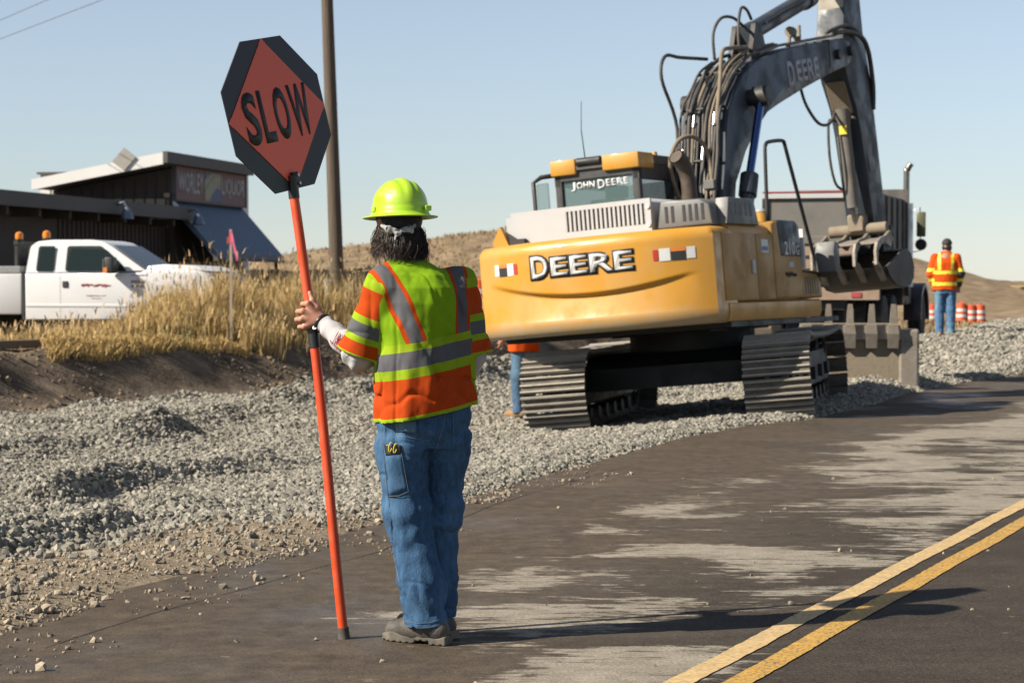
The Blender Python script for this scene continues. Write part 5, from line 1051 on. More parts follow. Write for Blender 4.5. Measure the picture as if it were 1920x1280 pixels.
def flagger():
    yaw = R(25); base = Vector((-.345, 8.38, 0)); M = Matrix.Translation(base) @ Matrix.Rotation(yaw, 4, 'Z')
    t = thing('person', 'flagger in lime and orange safety vest and hard hat holding the slow paddle', 'person', M)
    IM = M.inverted()
    Ls, Le, Lw = (-.172, .0, 1.395), (-.245, .07, 1.135), (-.322, .282, 1.25)
    Rs, Re, Rw = (.148, .0, 1.405), (.19, -.01, 1.13), (.185, .1, .92)
    Lh, Lk, La = (-.095, 0, .92), (-.062, .015, .5), (-.012, -.06, .1); Rh, Rk, Ra = (.095, 0, .92), (.085, .05, .5), (.07, .06, .1)
    hd = Vector((-.078, .07, 1.66)); nk = (-.068, .035, 1.49)
    # body under the clothes
    def body(X, Y, Z):
        d = chain(X, Y, Z, [(0, 0, .95), (-.02, .0, 1.15), (-.045, .01, 1.36)], [.095, .095, .09], .05)
        d = smin(d, chain(X, Y, Z, [(-.05, .01, 1.4), nk, (hd.x, hd.y - .01, 1.6)], [.07, .058, .056], .03), .04)
        d = smin(d, np.sqrt(((X - hd.x) / .076) ** 2 + ((Y - hd.y - .005) / .095) ** 2 + ((Z - 1.655) / .115) ** 2) * .085 - .085, .02)
        for a in ([Ls, Le, Lw], [Rs, Re, Rw]): d = smin(d, chain(X, Y, Z, a, [.052, .042, .028], .02), .03)
        for a in ([Lh, Lk, La], [Rh, Rk, Ra]): d = smin(d, chain(X, Y, Z, a, [.085, .058, .042], .03), .03)
        for s in (-1, 1): d = smin(d, cone(X, Y, Z, (hd.x + s * .076, hd.y, 1.62), (hd.x + s * .082, hd.y - .012, 1.655), .012, .016), .008)
        d = smin(d, cone(X, Y, Z, (hd.x, hd.y + .1, 1.645), (hd.x, hd.y + .118, 1.625), .01, .014), .01)
        return d
    part('body', body, (-.45, -.2, .02), (.36, .36, 1.8), .011, skin, t)
    # left hand on the staff (world space points brought into the figure's frame)
    SY = 8.52
    def w(px, py, dy=0.): return tuple(IM @ pxw(px, py, SY + dy))
    wr = w(607, 607, -.01)
    def hand(X, Y, Z):
        d = chain(X, Y, Z, [tuple(Lw), wr, w(597, 598, -.012)], [.027, .027, .027], .01)
        K = [w(577, 569, -.03), w(568, 583, -.032), w(566, 598, -.03), w(571, 612, -.026)]
        for k in K: d = smin(d, cone(X, Y, Z, w(600, 600, -.016), k, .022, .0125), .012)
        F = None
        for i, k in enumerate(K):
            y0 = (569, 583, 598, 612)[i]; x0 = (577, 568, 566, 571)[i]; r = (.0095, .0098, .0094, .0084)[i]
            f = chain(X, Y, Z, [k, w(x0 - 9, y0 + 1, -.006), w(x0 - 6, y0 + 3, .022), w(x0 + 10, y0 + 5, .03)], [r * 1.12, r * 1.05, r, r * .9], .006); F = f if F is None else np.minimum(F, f)
        d = smin(d, F, .006)
        d = smin(d, chain(X, Y, Z, [w(603, 594, -.012), w(594, 577, -.016), w(586, 563, -.014), w(581, 549, -.008)], [.017, .0135, .0112, .0085], .008), .008)
        return d
    o = part('hand', hand, tuple(np.min([w(550, 640, -.07), w(625, 540, .06)], 0) - .03), tuple(np.max([w(550, 640, -.07), w(625, 540, .06)], 0) + .03), .0028, skin, t)
    # vest: torso column and sleeves
    z = [.8, .88, .95, 1.05, 1.15, 1.25, 1.33, 1.39, 1.44, 1.475, 1.5]
    cx = [.012, .01, .006, .0, -.008, -.016, -.024, -.032, -.045, -.058, -.066]; cy = [0, 0, 0, 0, 0, 0, .0, .002, .008, .018, .028]
    a = [.218, .213, .206, .199, .197, .201, .203, .194, .16, .108, .078]; bb = [.166, .163, .158, .153, .155, .158, .155, .142, .116, .088, .07]
    Lend, Rend = lp(Ls, Le, 1.06), lp(Rs, Re, 1.02)
    LA, RA = np.array(Le) - np.array(Ls), np.array(Re) - np.array(Rs); LL, RL = np.linalg.norm(LA), np.linalg.norm(RA)
    def along(X, Y, Z, s, d, L): return ((X - s[0]) * d[0] + (Y - s[1]) * d[1] + (Z - s[2]) * d[2]) / L
    def sl(X, Y, Z, left):
        s, e = (Ls, Lend) if left else (Rs, Rend)
        return chain(X, Y, Z, [lp(s, (-.05, .01, 1.42), .25), s, e, lp(s, e, 1.3)], [.06, .073, .087, .09], .03)
    def tilt(X, Z): return Z - .2 * (X * .906)           # the garment hangs askew with the leaning shoulders
    def torso(X, Y, Z): return ell(X, Y, Z, z, cx, cy, a, bb)
    def vest(X, Y, Z):
        T = torso(X, Y, Z); zt = tilt(X, Z)
        hang = folds(X, Y, Z, .013, (11, 11, 3.6)) + folds(X, Y, Z, .004, (30, 30, 14), 8.) + .006 * np.sin(18 * X + 7 * Z + 2 * vnoise(X * 6, Y * 6, Z * 6)) * sst(1.4, 1.25, Z)
        diag = .008 * np.sin(38 * (Z + .8 * X) + 3 * vnoise(X * 5, Y * 5, Z * 5)) * np.exp(-((Z - 1.2) / .12) ** 2) * (Y < 0)
        cr = crease(X + .35 * Z, Y, Z * .35, 9., 1.) * sst(1.45, 1.3, Z) * .010 + crease(X * .6 + .9 * Z, Y, Z * .5 - X * .5, 10., 4.) * np.exp(-((Z - 1.02) / .14) ** 2) * .009 + crease(X, Y, Z * .3, 15., 7.) * .005
        T = T + hang * .75 + diag * .8 + cr; T = np.maximum(T, .9 - zt)
        L_ = sl(X, Y, Z, 1) + folds(X, Y, Z, .006, (10, 10, 10), 4.) + crease(X, Y, Z, 11., 3.) * .008; R_ = sl(X, Y, Z, 0) + folds(X, Y, Z, .006, (10, 10, 10), 9.) + crease(X, Y, Z, 11., 6.) * .008
        tl, tr = along(X, Y, Z, Ls, LA, LL), along(X, Y, Z, Rs, RA, RL)
        L_ = np.maximum(L_, tl - .282); R_ = np.maximum(R_, tr - .285)
        L_ = np.maximum(L_, -np.maximum(sl(X, Y, Z, 1) + .012, .25 - tl)); R_ = np.maximum(R_, -np.maximum(sl(X, Y, Z, 0) + .012, .25 - tr))
        return smin(smin(T, L_, .022), R_, .022)
    def fields(X, Y, Z):
        zt = tilt(X, Z); spine = np.interp(Z, [1.15, 1.45], [.022, -.03]); off = np.abs(X - spine); c = .104 + .05 * np.clip((zt - 1.19) / .26, 0, 1.2)
        ta = np.full(len(X), -.5); sm = np.full(len(X), -1.)
        for s, d, L, left in ((Ls, LA, LL, 1), (Rs, RA, RL, 0)):
            tA = along(X, Y, Z, s, d, L); dS, dT = sl(X, Y, Z, left), torso(X, Y, Z); xx = -X if left else X
            m = np.minimum(np.minimum((dT + .004 - dS) * 20, (xx - .1) * 20), np.minimum((off - c - .03) * 20, (tA + .02) * 20)); use = m > sm
            sm = np.where(use, m, sm); ta = np.where(use & (m > -.6), tA, ta)
        return {'zt': zt, 'st': np.abs(off - c), 'ta': ta, 'sm': sm}
    V, Q = nets(vest, (-.4, -.26, .78), (.38, .26, 1.54), .0045)
    vm = fab('vest_fabric', (.5, .5, .5)); N_ = vm.node_tree.nodes; K_ = vm.node_tree.links; P_ = N_['Principled BSDF']
    LI, OR, SI, LT = tuple(ka(c) for c in ((.36, .66, .014), (.82, .1, .008), (.2, .205, .22), (.48, .7, .024)))
    def at_(n): q = N_.new('ShaderNodeAttribute'); q.attribute_name = n; return q.outputs['Fac']
    def mr_(src, lo, hi):
        q = N_.new('ShaderNodeMapRange'); q.inputs[1].default_value = lo; q.inputs[2].default_value = hi; K_.new(src, q.inputs[0]); return q.outputs[0]
    def rp_(src, lo, hi, stops):
        r = N_.new('ShaderNodeValToRGB'); r.color_ramp.interpolation = 'CONSTANT'; e = r.color_ramp.elements
        while len(e) < len(stops): e.new(.5)
        for k, (p, c_) in enumerate(stops): e[k].position = max(0, (p - lo) / (hi - lo)); e[k].color = (*c_, 1)
        K_.new(mr_(src, lo, hi), r.inputs[0]); return r.outputs[0]
    def mx_(f, a_, b_):
        q = N_.new('ShaderNodeMix'); q.data_type = 'RGBA'; K_.new(f, q.inputs[0]); K_.new(a_, q.inputs[6]); K_.new(b_, q.inputs[7]); return q.outputs[2]
    def gt_(src, v, op='GREATER_THAN'):
        q = N_.new('ShaderNodeMath'); q.operation = op; K_.new(src, q.inputs[0])
        if isinstance(v, float): q.inputs[1].default_value = v
        else: K_.new(v, q.inputs[1])
        return q.outputs[0]
    base_c = rp_(at_('zt'), .8, 1.6, [(.8, LT), (.914, OR), (1.062, LT), (1.097, SI), (1.163, LT), (1.196, LI)])
    strap = rp_(at_('st'), 0., .2, [(0, SI), (.023, OR)])
    up_ = gt_(gt_(at_('zt'), 1.196), gt_(at_('st'), .04, 'LESS_THAN'), 'MULTIPLY')
    cc_ = mx_(up_, base_c, strap)
    slv = rp_(at_('ta'), -.5, .5, [(-.5, OR), (-.02, LT), (.018, OR), (.125, LT), (.15, SI), (.2, LT), (.225, OR), (.272, LT)])
    cc_ = mx_(gt_(at_('sm'), 0.), cc_, slv)
    old = P_.inputs['Base Color'].links[0].from_socket; ml = N_.new('ShaderNodeMix'); ml.data_type = 'RGBA'; ml.blend_type = 'MULTIPLY'; ml.inputs[0].default_value = 1.
    sc_n = N_.new('ShaderNodeVectorMath'); sc_n.operation = 'SCALE'; K_.new(old, sc_n.inputs[0]); sc_n.inputs['Scale'].default_value = 2.; K_.new(cc_, ml.inputs[6]); K_.new(sc_n.outputs[0], ml.inputs[7]); K_.new(ml.outputs[2], P_.inputs['Base Color'])
    vo = arrmesh('safety_vest', V, Q, vm, t, True)
    for k, v in fields(V[:, 0], V[:, 1], V[:, 2]).items():
        A_ = vo.data.attributes.new(k, 'FLOAT', 'POINT'); A_.data.foreach_set('value', np.asarray(v, np.float32))
    # shirt sleeves
    def sleeve(pts, rads, seed):
        return lambda X, Y, Z: chain(X, Y, Z, pts, rads, .03) + folds(X, Y, Z, .005, (22, 22, 22), seed) + .0035 * np.sin(70 * (Y + .7 * Z) + 4 * vnoise(X * 9, Y * 9, Z * 9 + seed))
    o = part('shirt_sleeve', sleeve([lp(Ls, Le, .7), Le, lp(Le, Lw, .9)], [.058, .06, .037], 2.), (-.42, -.06, 1.02), (-.12, .36, 1.35), .004, greyS, t)
    Ev, Wv = Vector(Le), Vector(Lw); fd = (Wv - Ev).normalized()
    camL = IM @ Vector((0, 0, CAMH)); vw = (camL - (Ev + Wv) / 2).normalized(); nn = (vw - fd * vw.dot(fd)).normalized(); uu = fd.cross(nn)
    b = MB(); rp = random.Random(4)
    for k in range(9):
        s0 = .0 + .013 * k; r_ = .061 - .02 * (s0 / .26); q = []
        for i in range(7):
            an = R(-20) + R(rp.uniform(-30, 34)); q.append(Ev + fd * (s0 + rp.uniform(-.012, .016)) + (nn * math.cos(an) + uu * math.sin(an)) * (r_ + .0035))
        b.tube(smooth_path(q, 3), .0013, 5)
    b.build('sleeve_print', mat('red_print', (.4, .03, .05), .8), o)
    part('shirt_sleeve', sleeve([lp(Rs, Re, .75), Re, lp(Re, Rw, 1.)], [.062, .06, .042], 6.), (.06, -.14, .84), (.34, .3, 1.3), .005, greyS, t)
    b = MB(); c0 = Ev.lerp(Wv, .97); b.tube([c0 + (nn * math.cos(q) + uu * math.sin(q)) * .0335 + fd * .004 for q in np.linspace(0, 2 * math.pi, 22)[:-1]], .009, 8, closed=True); wt = b.build('wristwatch', mat('watch_strap', (.02, .02, .02), .4), t, smooth=True)
    b = MB(); cc = c0 + nn * .038 + uu * .004; cc = c0 + (nn * .5 + uu * -.86) * .038 + fd * .004; b.cyl(cc - nn * .004, cc + nn * .004, .009, n=18); b.build('watch_case', mat('watch_metal', (.2, .2, .2), .4, metal=.7), wt, angle=40)
    # jeans
    def jeans(X, Y, Z):
        h_ = ell(X, Y, Z, [.76, .84, .92, .98, 1.03], [0, 0, .004, .004, .004], [0, -.005, 0, 0, 0], [.158, .178, .172, .15, .14], [.114, .13, .126, .11, .1])
        l_ = chain(X, Y, Z, [Lh, (-.09, 0, .75), Lk, lp(Lk, La, .7), (La[0], La[1], .02)], [.094, .095, .088, .083, .085], .05)
        r_ = chain(X, Y, Z, [Rh, (.092, .012, .75), Rk, lp(Rk, Ra, .7), (Ra[0], Ra[1], .04)], [.094, .092, .084, .077, .076], .05)
        l_ = np.maximum(l_, .068 + .05 * (Y - La[1]) - Z); r_ = np.maximum(r_, .085 - Z)
        d = smin(smin(h_, np.minimum(l_, r_), .025), np.minimum(l_, r_), .01)
        wr_ = folds(X, Y, Z, .005, (15, 15, 4), 2.) + folds(X, Y, Z, .0015, (40, 40, 20), 5.) + crease(X * .5, Y * .5, Z * 1.2 + .4 * X, 11., 2.) * .005 + crease(X, Y, Z * .4, 14., 5.) * .0045 + .004 * np.sin(55 * Z + 5 * vnoise(X * 7, Y * 7, Z * 5)) * (np.exp(-((Z - .5) / .12) ** 2) + 1.5 * np.exp(-((Z - .16) / .07) ** 2)) + .006 * np.sin(60 * (Z - .5 * np.abs(X)) + 3 * vnoise(X * 8, Y * 8, Z * 8)) * np.exp(-((Z - .82) / .06) ** 2)
        return d + wr_
    je = part('jeans', jeans, (-.26, -.24, .03), (.26, .24, 1.06), .0048, jean, t)
    # seams, pockets and hammer loop sit on the cloth: project points along the view of the surface
    from mathutils.bvhtree import BVHTree
    bv = BVHTree.FromPolygons([v.co[:] for v in je.data.vertices], [p.vertices[:] for p in je.data.polygons])
    def onj(px, py, out=.002):
        o_ = camL; d_ = (IM @ pxw(px, py, 8.4) - camL).normalized(); hit = bv.ray_cast(o_, d_)
        if hit[0] is None: hit = bv.find_nearest(IM @ pxw(px, py, 8.3))
        return hit[0] - d_ * out
    stitch = mat('pale_stitching', (.16, .2, .25), .8); 
    def seam(pts, name='seam', m=stitch, r=.0011, out=.0015, n=5):
        q = []
        for (a_, c_) in zip(pts, pts[1:]):
            for k in range(n): q.append(onj(a_[0] + (c_[0] - a_[0]) * k / n, a_[1] + (c_[1] - a_[1]) * k / n, out))
        q.append(onj(*pts[-1], out)); b = MB(); b.tube(q, r, 5); return b.build(name, m, je)
    seam([(716, 800), (717, 830), (724, 900), (731, 960), (738, 1040), (748, 1090), (757, 1160)], 'side_seam'); seam([(722, 800), (724, 860), (730, 930)], 'side_seam')
    seam([(738, 800), (740, 812), (748, 818), (780, 822), (805, 826)], 'yoke_seam', r=.0014); seam([(835, 765), (833, 790), (822, 830), (812, 850)], 'back_seam'); seam([(850, 765), (850, 800), (851, 828), (856, 832), (862, 826)], 'pocket_seam')
    def patch(pts, name, m, out=.004):
        n = 7; A, B_, C_, D_ = pts; G = [[onj(*[(A[k] * (1 - u) + B_[k] * u) * (1 - v) + (D_[k] * (1 - u) + C_[k] * u) * v for k in (0, 1)], out) for u in np.linspace(0, 1, n)] for v in np.linspace(0, 1, n)]
        b = MB(); b.grid(G); o = b.build(name, m, je, smooth=True); sd = o.modifiers.new('s', 'SOLIDIFY'); sd.thickness = .003; sd.offset = 0; return o
    patch([(722, 852), (753, 848), (765, 920), (730, 932)], 'tool_pocket', jean); seam([(721, 853), (728, 930), (748, 929), (766, 921), (753, 850)], 'pocket_seam', out=.007)
    patch([(740, 786), (780, 788), (781, 812), (742, 808)], 'back_pocket', denim('faded_denim', (.09, .17, .29)))
    patch([(720, 832), (751, 834), (752, 850), (724, 854)], 'pocket_shade_patch', dkdecal, .005)  # dark patch stands in for the shade inside the pocket mouth
    for k, (px_, py_) in enumerate(((732, 838), (741, 840))):
        b = MB(); c_ = onj(px_, py_, .012); b.tube([c_ + (uu * math.cos(q) * .011 + Vector((0, 0, 1)) * math.sin(q) * .016) for q in np.linspace(.4, 5.6, 14)], .0022, 6); b.build('ear_plug_cord', mat('yellow_cord', (.75, .62, .03), .5), je, smooth=True)
    seam([(757, 1163), (780, 1168), (805, 1167), (826, 1160)], 'hem_stitch', out=.002); seam([(758, 1172), (780, 1177), (805, 1176), (827, 1169)], 'hem_stitch', out=.002)
    # boots
    for (an, ya, L_) in ((La, R(34), .285), (Ra, R(30), .285)):
        fw = Vector((-math.sin(ya), math.cos(ya), 0)); sd_ = Vector((math.cos(ya), math.sin(ya), 0)); A_ = Vector((an[0], an[1], 0)); nm = 'boot'
        def toB(X, Y, Z): return (X - A_.x) * fw.x + (Y - A_.y) * fw.y, (X - A_.x) * sd_.x + (Y - A_.y) * sd_.y, Z
        def boot(X, Y, Z):
            f, s, z_ = toB(X, Y, Z); d = chain(f, s, z_, [(-.055, 0, .05), (.06, .0, .048), (.155, .004, .042)], [.042, .043, .042], .03)
            d = smin(d, chain(f, s, z_, [(-.02, 0, .07), (-.022, 0, .12)], [.044, .042], .02), .03); d = smin(d, cone(f, s, z_, (.03, 0, .1), (.09, 0, .06), .035, .035), .03)
            return np.maximum(d + .0015 * vnoise(X * 40, Y * 40, Z * 40), .018 - z_)
        def sole(X, Y, Z):
            f, s, z_ = toB(X, Y, Z); hw = np.interp(f, [-.1, -.05, .0, .08, .15, .2], [.03, .042, .038, .047, .046, .02]); d = np.maximum(np.abs(s) - hw, np.maximum(-.1 - f, f - .203))
            r_ = np.maximum(np.sqrt(np.maximum(f - .155, 0) ** 2 + s ** 2) - .05, -1) * (f > .155) + (f <= .155) * -1; d = np.maximum(d, r_)
            top = .034 + .007 * np.sin(f * 48 + 1.) ; bot = np.where((f > -.03) & (f < .035), .012, .001) + .004 * (np.sin(f * 210) > .3)
            return np.maximum(d, np.maximum(z_ - top, bot - z_))
        lo_, hi_ = (A_.x - .26, A_.y - .26, -.005), (A_.x + .26, A_.y + .26, .2)
        bo = part('boot', boot, lo_, hi_, .005, bootm, t); part('boot_sole', sole, lo_, hi_, .004, mat('boot_sole', (.1, .09, .07), .8, var=.25, vscale=15, dirt=(.27, .23, .17), dscale=12, damt=.7), bo)
    # hard hat
    hm = mat('lime_hard_hat', (.46, .76, .02), .3, var=.03, vscale=5, coat=.25, dirt=(.34, .46, .08), dscale=14, damt=.3); HZ = 1.672
    HM = Matrix.Translation((hd.x + .003, hd.y - .005, HZ)) @ Matrix.Rotation(R(-2), 4, 'X')
    def hatP(u, v):   # u azimuth, v 0 brim edge .. 1 crown
        ax_, by_ = .108, .128
        if v < .22:
            k = v / .22; r = 1.335 - .31 * k; zz = -.004 - .006 * math.sin(k * math.pi) + .016 * k ** 2
        elif v < .34:
            k = (v - .22) / .12; r = 1.025 - .03 * k; zz = .012 + .022 * k
        else:
            k = (v - .34) / .66; an = k * math.pi / 2; r = .985 * math.cos(an) ** .85 if k < 1 else 0.0; zz = .034 + .108 * math.sin(an)
        x, y = r * ax_ * math.cos(u), r * by_ * math.sin(u)
        if v >= .34:
            g = math.exp(-((abs(x) - .0) / .017) ** 4) * .007 + .0035 * math.exp(-((abs(x) - .045) / .012) ** 4); zz += g * min(1, (v - .34) / .2)
            e = 1 + .02 * (abs(x) < .02) * 0; 
        return (x, y, zz)
    G = [[hatP(u, v) for u in np.linspace(0, 2 * math.pi, 96, endpoint=False)] for v in list(np.linspace(0, .22, 8)) + list(np.linspace(.235, .34, 5)) + list(np.linspace(.37, .995, 30))]
    b = MB(); b.grid(G, HM, wrap=True); b.bm.verts.ensure_lookup_table(); b.bm.faces.new(list(b.bm.verts)[-96:]); bmesh.ops.recalc_face_normals(b.bm, faces=b.bm.faces)
    hat = b.build('hard_hat', hm, t, smooth=True); so = hat.modifiers.new('s', 'SOLIDIFY'); so.thickness = .003; so.offset = -1
    for s in (-1, 1):
        b = MB(); b.box((s * .108 - .008, -.016, .014), (s * .108 + .008, .016, .034), HM, .003); b.build('accessory_slot', hm, hat)
    b = MB(); b.box((.055, -.128, .014), (.082, -.11, .036), HM, .003); b.build('accessory_slot', hm, hat)
    # head scarf, tied behind, with the dark band under the brim
    sc1 = mat('black_bandana', (.02, .02, .02), .8, var=.3, vscale=40); sc2 = mat('grey_bandana', (.42, .42, .41), .85, var=.35, vscale=45)
    def band(z0, z1, r0, r1, m, nm, a0=0, a1=2 * math.pi):
        b = MB(); G = []
        for k in range(7):
            z_ = z0 + (z1 - z0) * k / 6; rr = r0 + (r1 - r0) * k / 6 + .002 * math.sin(k * 2.1); G.append([(hd.x + (rr) * math.cos(u), hd.y + (rr * 1.2) * math.sin(u), z_ + .004 * math.sin(3 * u + k)) for u in np.linspace(a0, a1, 40)])
        b.grid(G); o = b.build(nm, m, t, smooth=True); q = o.modifiers.new('s', 'SOLIDIFY'); q.thickness = .004; return o
    sf = band(1.618, 1.69, .083, .09, sc1, 'headscarf'); 
    cb = Vector((hd.x - .042, hd.y - .104, 1.605))
    def knot(X, Y, Z):
        d = None
        for p0, p1, r0, r1 in (((-.004, .004, .0), (-.038, .004, .012), .011, .015), ((.004, .004, .002), (.04, .006, .008), .011, .016), ((-.038, .004, .012), (-.062, .03, .03), .009, .008), ((.04, .006, .01), (.062, .03, .028), .01, .008), ((-.004, 0, -.004), (-.014, -.002, -.038), .009, .006), ((.004, 0, -.004), (.018, -.002, -.036), .009, .006), ((-.004, -.004, 0), (.006, -.004, 0), .012, .012)):
            q = cone(X, Y, Z, tuple(cb + Matrix.Rotation(R(-22), 3, 'Z') @ Vector(p0)), tuple(cb + Matrix.Rotation(R(-22), 3, 'Z') @ Vector(p1)), r0 * 1.12, r1 * 1.15); d = q if d is None else np.minimum(d, q)
        return d + folds(X, Y, Z, .003, (60, 60, 60))
    kr = Matrix.Rotation(R(-22), 3, 'Z')
    part('scarf_knot', knot, tuple(cb - Vector((.1, .05, .07))), tuple(cb + Vector((.1, .06, .06))), .0032, [sc2, sc1], sf, lambda X, Y, Z: (vnoise(X * 70, Y * 70, Z * 70) > .25).astype(int))
    # shoulder-length hair: curved locks hanging from under the scarf
    rg = np.random.RandomState(8); NL, NK, NR = 120, 24, 12; S_ = np.linspace(0, 1, NR)
    u0 = np.clip(R(-90) + rg.randn(NL, 1) * .95, R(-205), R(25)); side = np.abs(np.cos(u0)); L0 = rg.uniform(.075, .14, (NL, 1)) * (1.05 - .15 * side)
    ph, am, ins, cl = rg.uniform(0, 6, (NL, 1)), rg.uniform(.008, .024, (NL, 1)), rg.uniform(-.15, .3, (NL, 1)) + .2 * side, rg.uniform(-1, 1, (NL, 1)); z0 = 1.605 + rg.uniform(-.015, .015, (NL, 1))
    u = u0 + rg.randn(NL, NK) * .24; r0 = .086 + rg.uniform(-.014, .008, (NL, NK)); L_ = L0 * rg.uniform(.7, 1.12, (NL, NK)); p2 = ph + rg.randn(NL, NK) * .5; j = rg.randn(NL, NK) * .45; z1 = z0 + rg.uniform(-.012, .012, (NL, NK))
    am = am * rg.uniform(.6, 1.3, (NL, NK)); ins = ins + rg.randn(NL, NK) * .08
    f = lambda q: np.broadcast_to(q, (NL, NK)).reshape(-1, 1)
    u, r0, L_, p2, j, z1, am, ins, cl, u0 = map(f, (u, r0, L_, p2, j, z1, am, ins, cl, u0)); n = len(u); end = np.maximum(0, S_ - .7)[None]
    ro = ins * L_ * S_ * (1.35 - S_) + am * np.sin(p2 + 5.5 * S_) * S_ + .03 * end * (cl + j); tg = (u0 - u) * .03 * S_ + am * 1.1 * np.sin(p2 * 1.3 + 6 * S_) * S_ + .04 * end * (cl + j)
    cu, su = np.cos(u), np.sin(u); PX = hd.x + r0 * cu + ro * cu - tg * su; PY = hd.y + r0 * 1.16 * su + ro * su + tg * cu; PZ = z1 - L_ * S_ + .02 * end
    C_ = np.stack([PX, PY, PZ], -1); wd = (.00115 * (1 - .65 * S_ ** 2))[None, :, None]; o1 = np.stack([-su, cu, 0 * cu], -1); o2 = np.stack([cu, su, 0 * cu], -1)
    ring = [C_ + wd * (math.cos(a_) * o1 + math.sin(a_) * o2) for a_ in (0, 2.094, 4.189)]; V = np.stack(ring, 2).reshape(-1, 3); I_ = np.arange(n * NR * 3).reshape(n, NR, 3)
    Q = np.concatenate([np.stack([I_[:, :-1, k], I_[:, :-1, (k + 1) % 3], I_[:, 1:, (k + 1) % 3], I_[:, 1:, k]], -1).reshape(-1, 4) for k in range(3)])
    arrmesh('hair', V, Q, hairm, t, True)
    def hairbase(X, Y, Z): return np.maximum(np.maximum(np.sqrt(((X - hd.x) / .083) ** 2 + ((Y - hd.y + .012) / .094) ** 2 + ((Z - 1.585) / .055) ** 2) * .08 - .08, Y - hd.y - .03), -1)
    part('hair', hairbase, (hd.x - .1, hd.y - .13, 1.53), (hd.x + .1, hd.y + .05, 1.73), .006, hairm, t)
    b = MB(); q = [IM @ pxw(*c) for c in ((709, 470, 8.35), (711, 490, 8.33), (716, 503, 8.32), (722, 512, 8.32))]; b.tube(smooth_path(q, 5), .0022, 5); b.build('earpiece_cord', black, t)
    return IM
flagger()
def paddle():
    base = pxw(645, 1203, 8.43); base.z = 0
    t = thing('slow_paddle', 'orange and black octagonal SLOW paddle on a long orange staff', 'sign', Matrix.Translation(base))
    pts = [base + Vector((0, 0, .0)), pxw(629, 1040, 8.44), pxw(612, 860, 8.47), pxw(597, 710, 8.5), pxw(584, 600, 8.52), pxw(570, 500, 8.54), pxw(558, 415, 8.55), pxw(551, 365, 8.56), pxw(548.5, 330, 8.56)]
    sp = [p - base for p in smooth_path(pts, 6)]
    og = mat('staff_orange', (.75, .075, .01), .38, var=.06, vscale=4, dirt=(.5, .2, .1), dscale=9, damt=.15); bk = mat('black_grip', (.015, .015, .016), .45, var=.1)
    b = MB(); b.tube(sp, .0195, 16); st = b.build('staff', og, t, smooth=True)
    def seg(a, c, r, nm): b = MB(); b.tube([p for p in sp if a <= p.z <= c], r, 16); return b.build(nm, bk, st, angle=50)
    b = MB(); b.tube([(0, 0, 0), (-.001, 0, .012), (-.004, 0, .045)], [.025, .024, .0225], 14); b.build('rubber_foot', mat('rubber_foot', (.06, .055, .05), .8, dirt=DUST, damt=.5), st, angle=40)
    seg(1.13, 1.28, .0225, 'grip_sleeve'); seg(1.745, 1.86, .022, 'socket')
    c = pxw(521, 214, 8.55) - base; rt_ = Vector((.163, .252, .0585)); up = Vector((-.065, -.0225, .3)); up = (up - rt_ * (up.dot(rt_) / rt_.length_squared)).normalized(); rt_.normalize(); F_ = frame(c, rt_, up)
    A = .306; Rr = A / math.cos(R(22.5)); th = .004
    octo = [(Rr * math.cos(R(22.5 + 45 * k)), Rr * math.sin(R(22.5 + 45 * k))) for k in range(8)]
    b = MB(); b.prism(octo, -th, 0, 2, F_); pn = b.build('sign_panel', mat('sign_black', (.012, .013, .016), .5, var=.1), t)
    dia = []
    for k in range(4):
        v0 = Vector((math.cos(R(90 * k)), math.sin(R(90 * k)))) * A * .995
        for s in np.linspace(-1, 1, 7): dia.append(((v0.x * (1 - .085 * abs(s) ** 1.5) - v0.y * .085 * s * 1.0), (v0.y * (1 - .085 * abs(s) ** 1.5) + v0.x * .085 * s)))
    b = MB(); b.prism([(x * 1.0, y * 1.0) for x, y in dia], .001, .0025, 2, F_); b.build('sign_diamond', mat('sign_orange', (1.0, .12, .035), .42, var=.04, vscale=3), pn)
    for ch, xo, w_ in (('S', -.168, .088), ('L', -.074, .07), ('O', .022, .09), ('W', .142, .122)):
        b = MB(); b.mesh(text_mesh(ch, w_, .212, .03, .001), F_ @ Matrix.Translation((xo, .0, .0035))); b.build('sign_letter', mat('sign_letter_black', (.012, .012, .014), .55), pn)
    q0 = F_ @ Vector((.0, -A * 1.02, .012)); q1 = F_ @ Vector((.0, -A * .78, .012)); b = MB(); b.tube([sp[-1] - Vector((0, 0, .03)), q0.lerp(q1, .3), q1], [.02, .018, .016], 12); br = b.build('sign_bracket', bk, t, angle=50)
    for s in (.35, .8): b = MB(); p = q0.lerp(q1, s); n_ = F_.to_3x3() @ Vector((0, 0, 1)); b.cyl(p + n_ * .014, p + n_ * .021, .006, n=10); b.build('bolt', chrome, br, angle=40)
paddle()

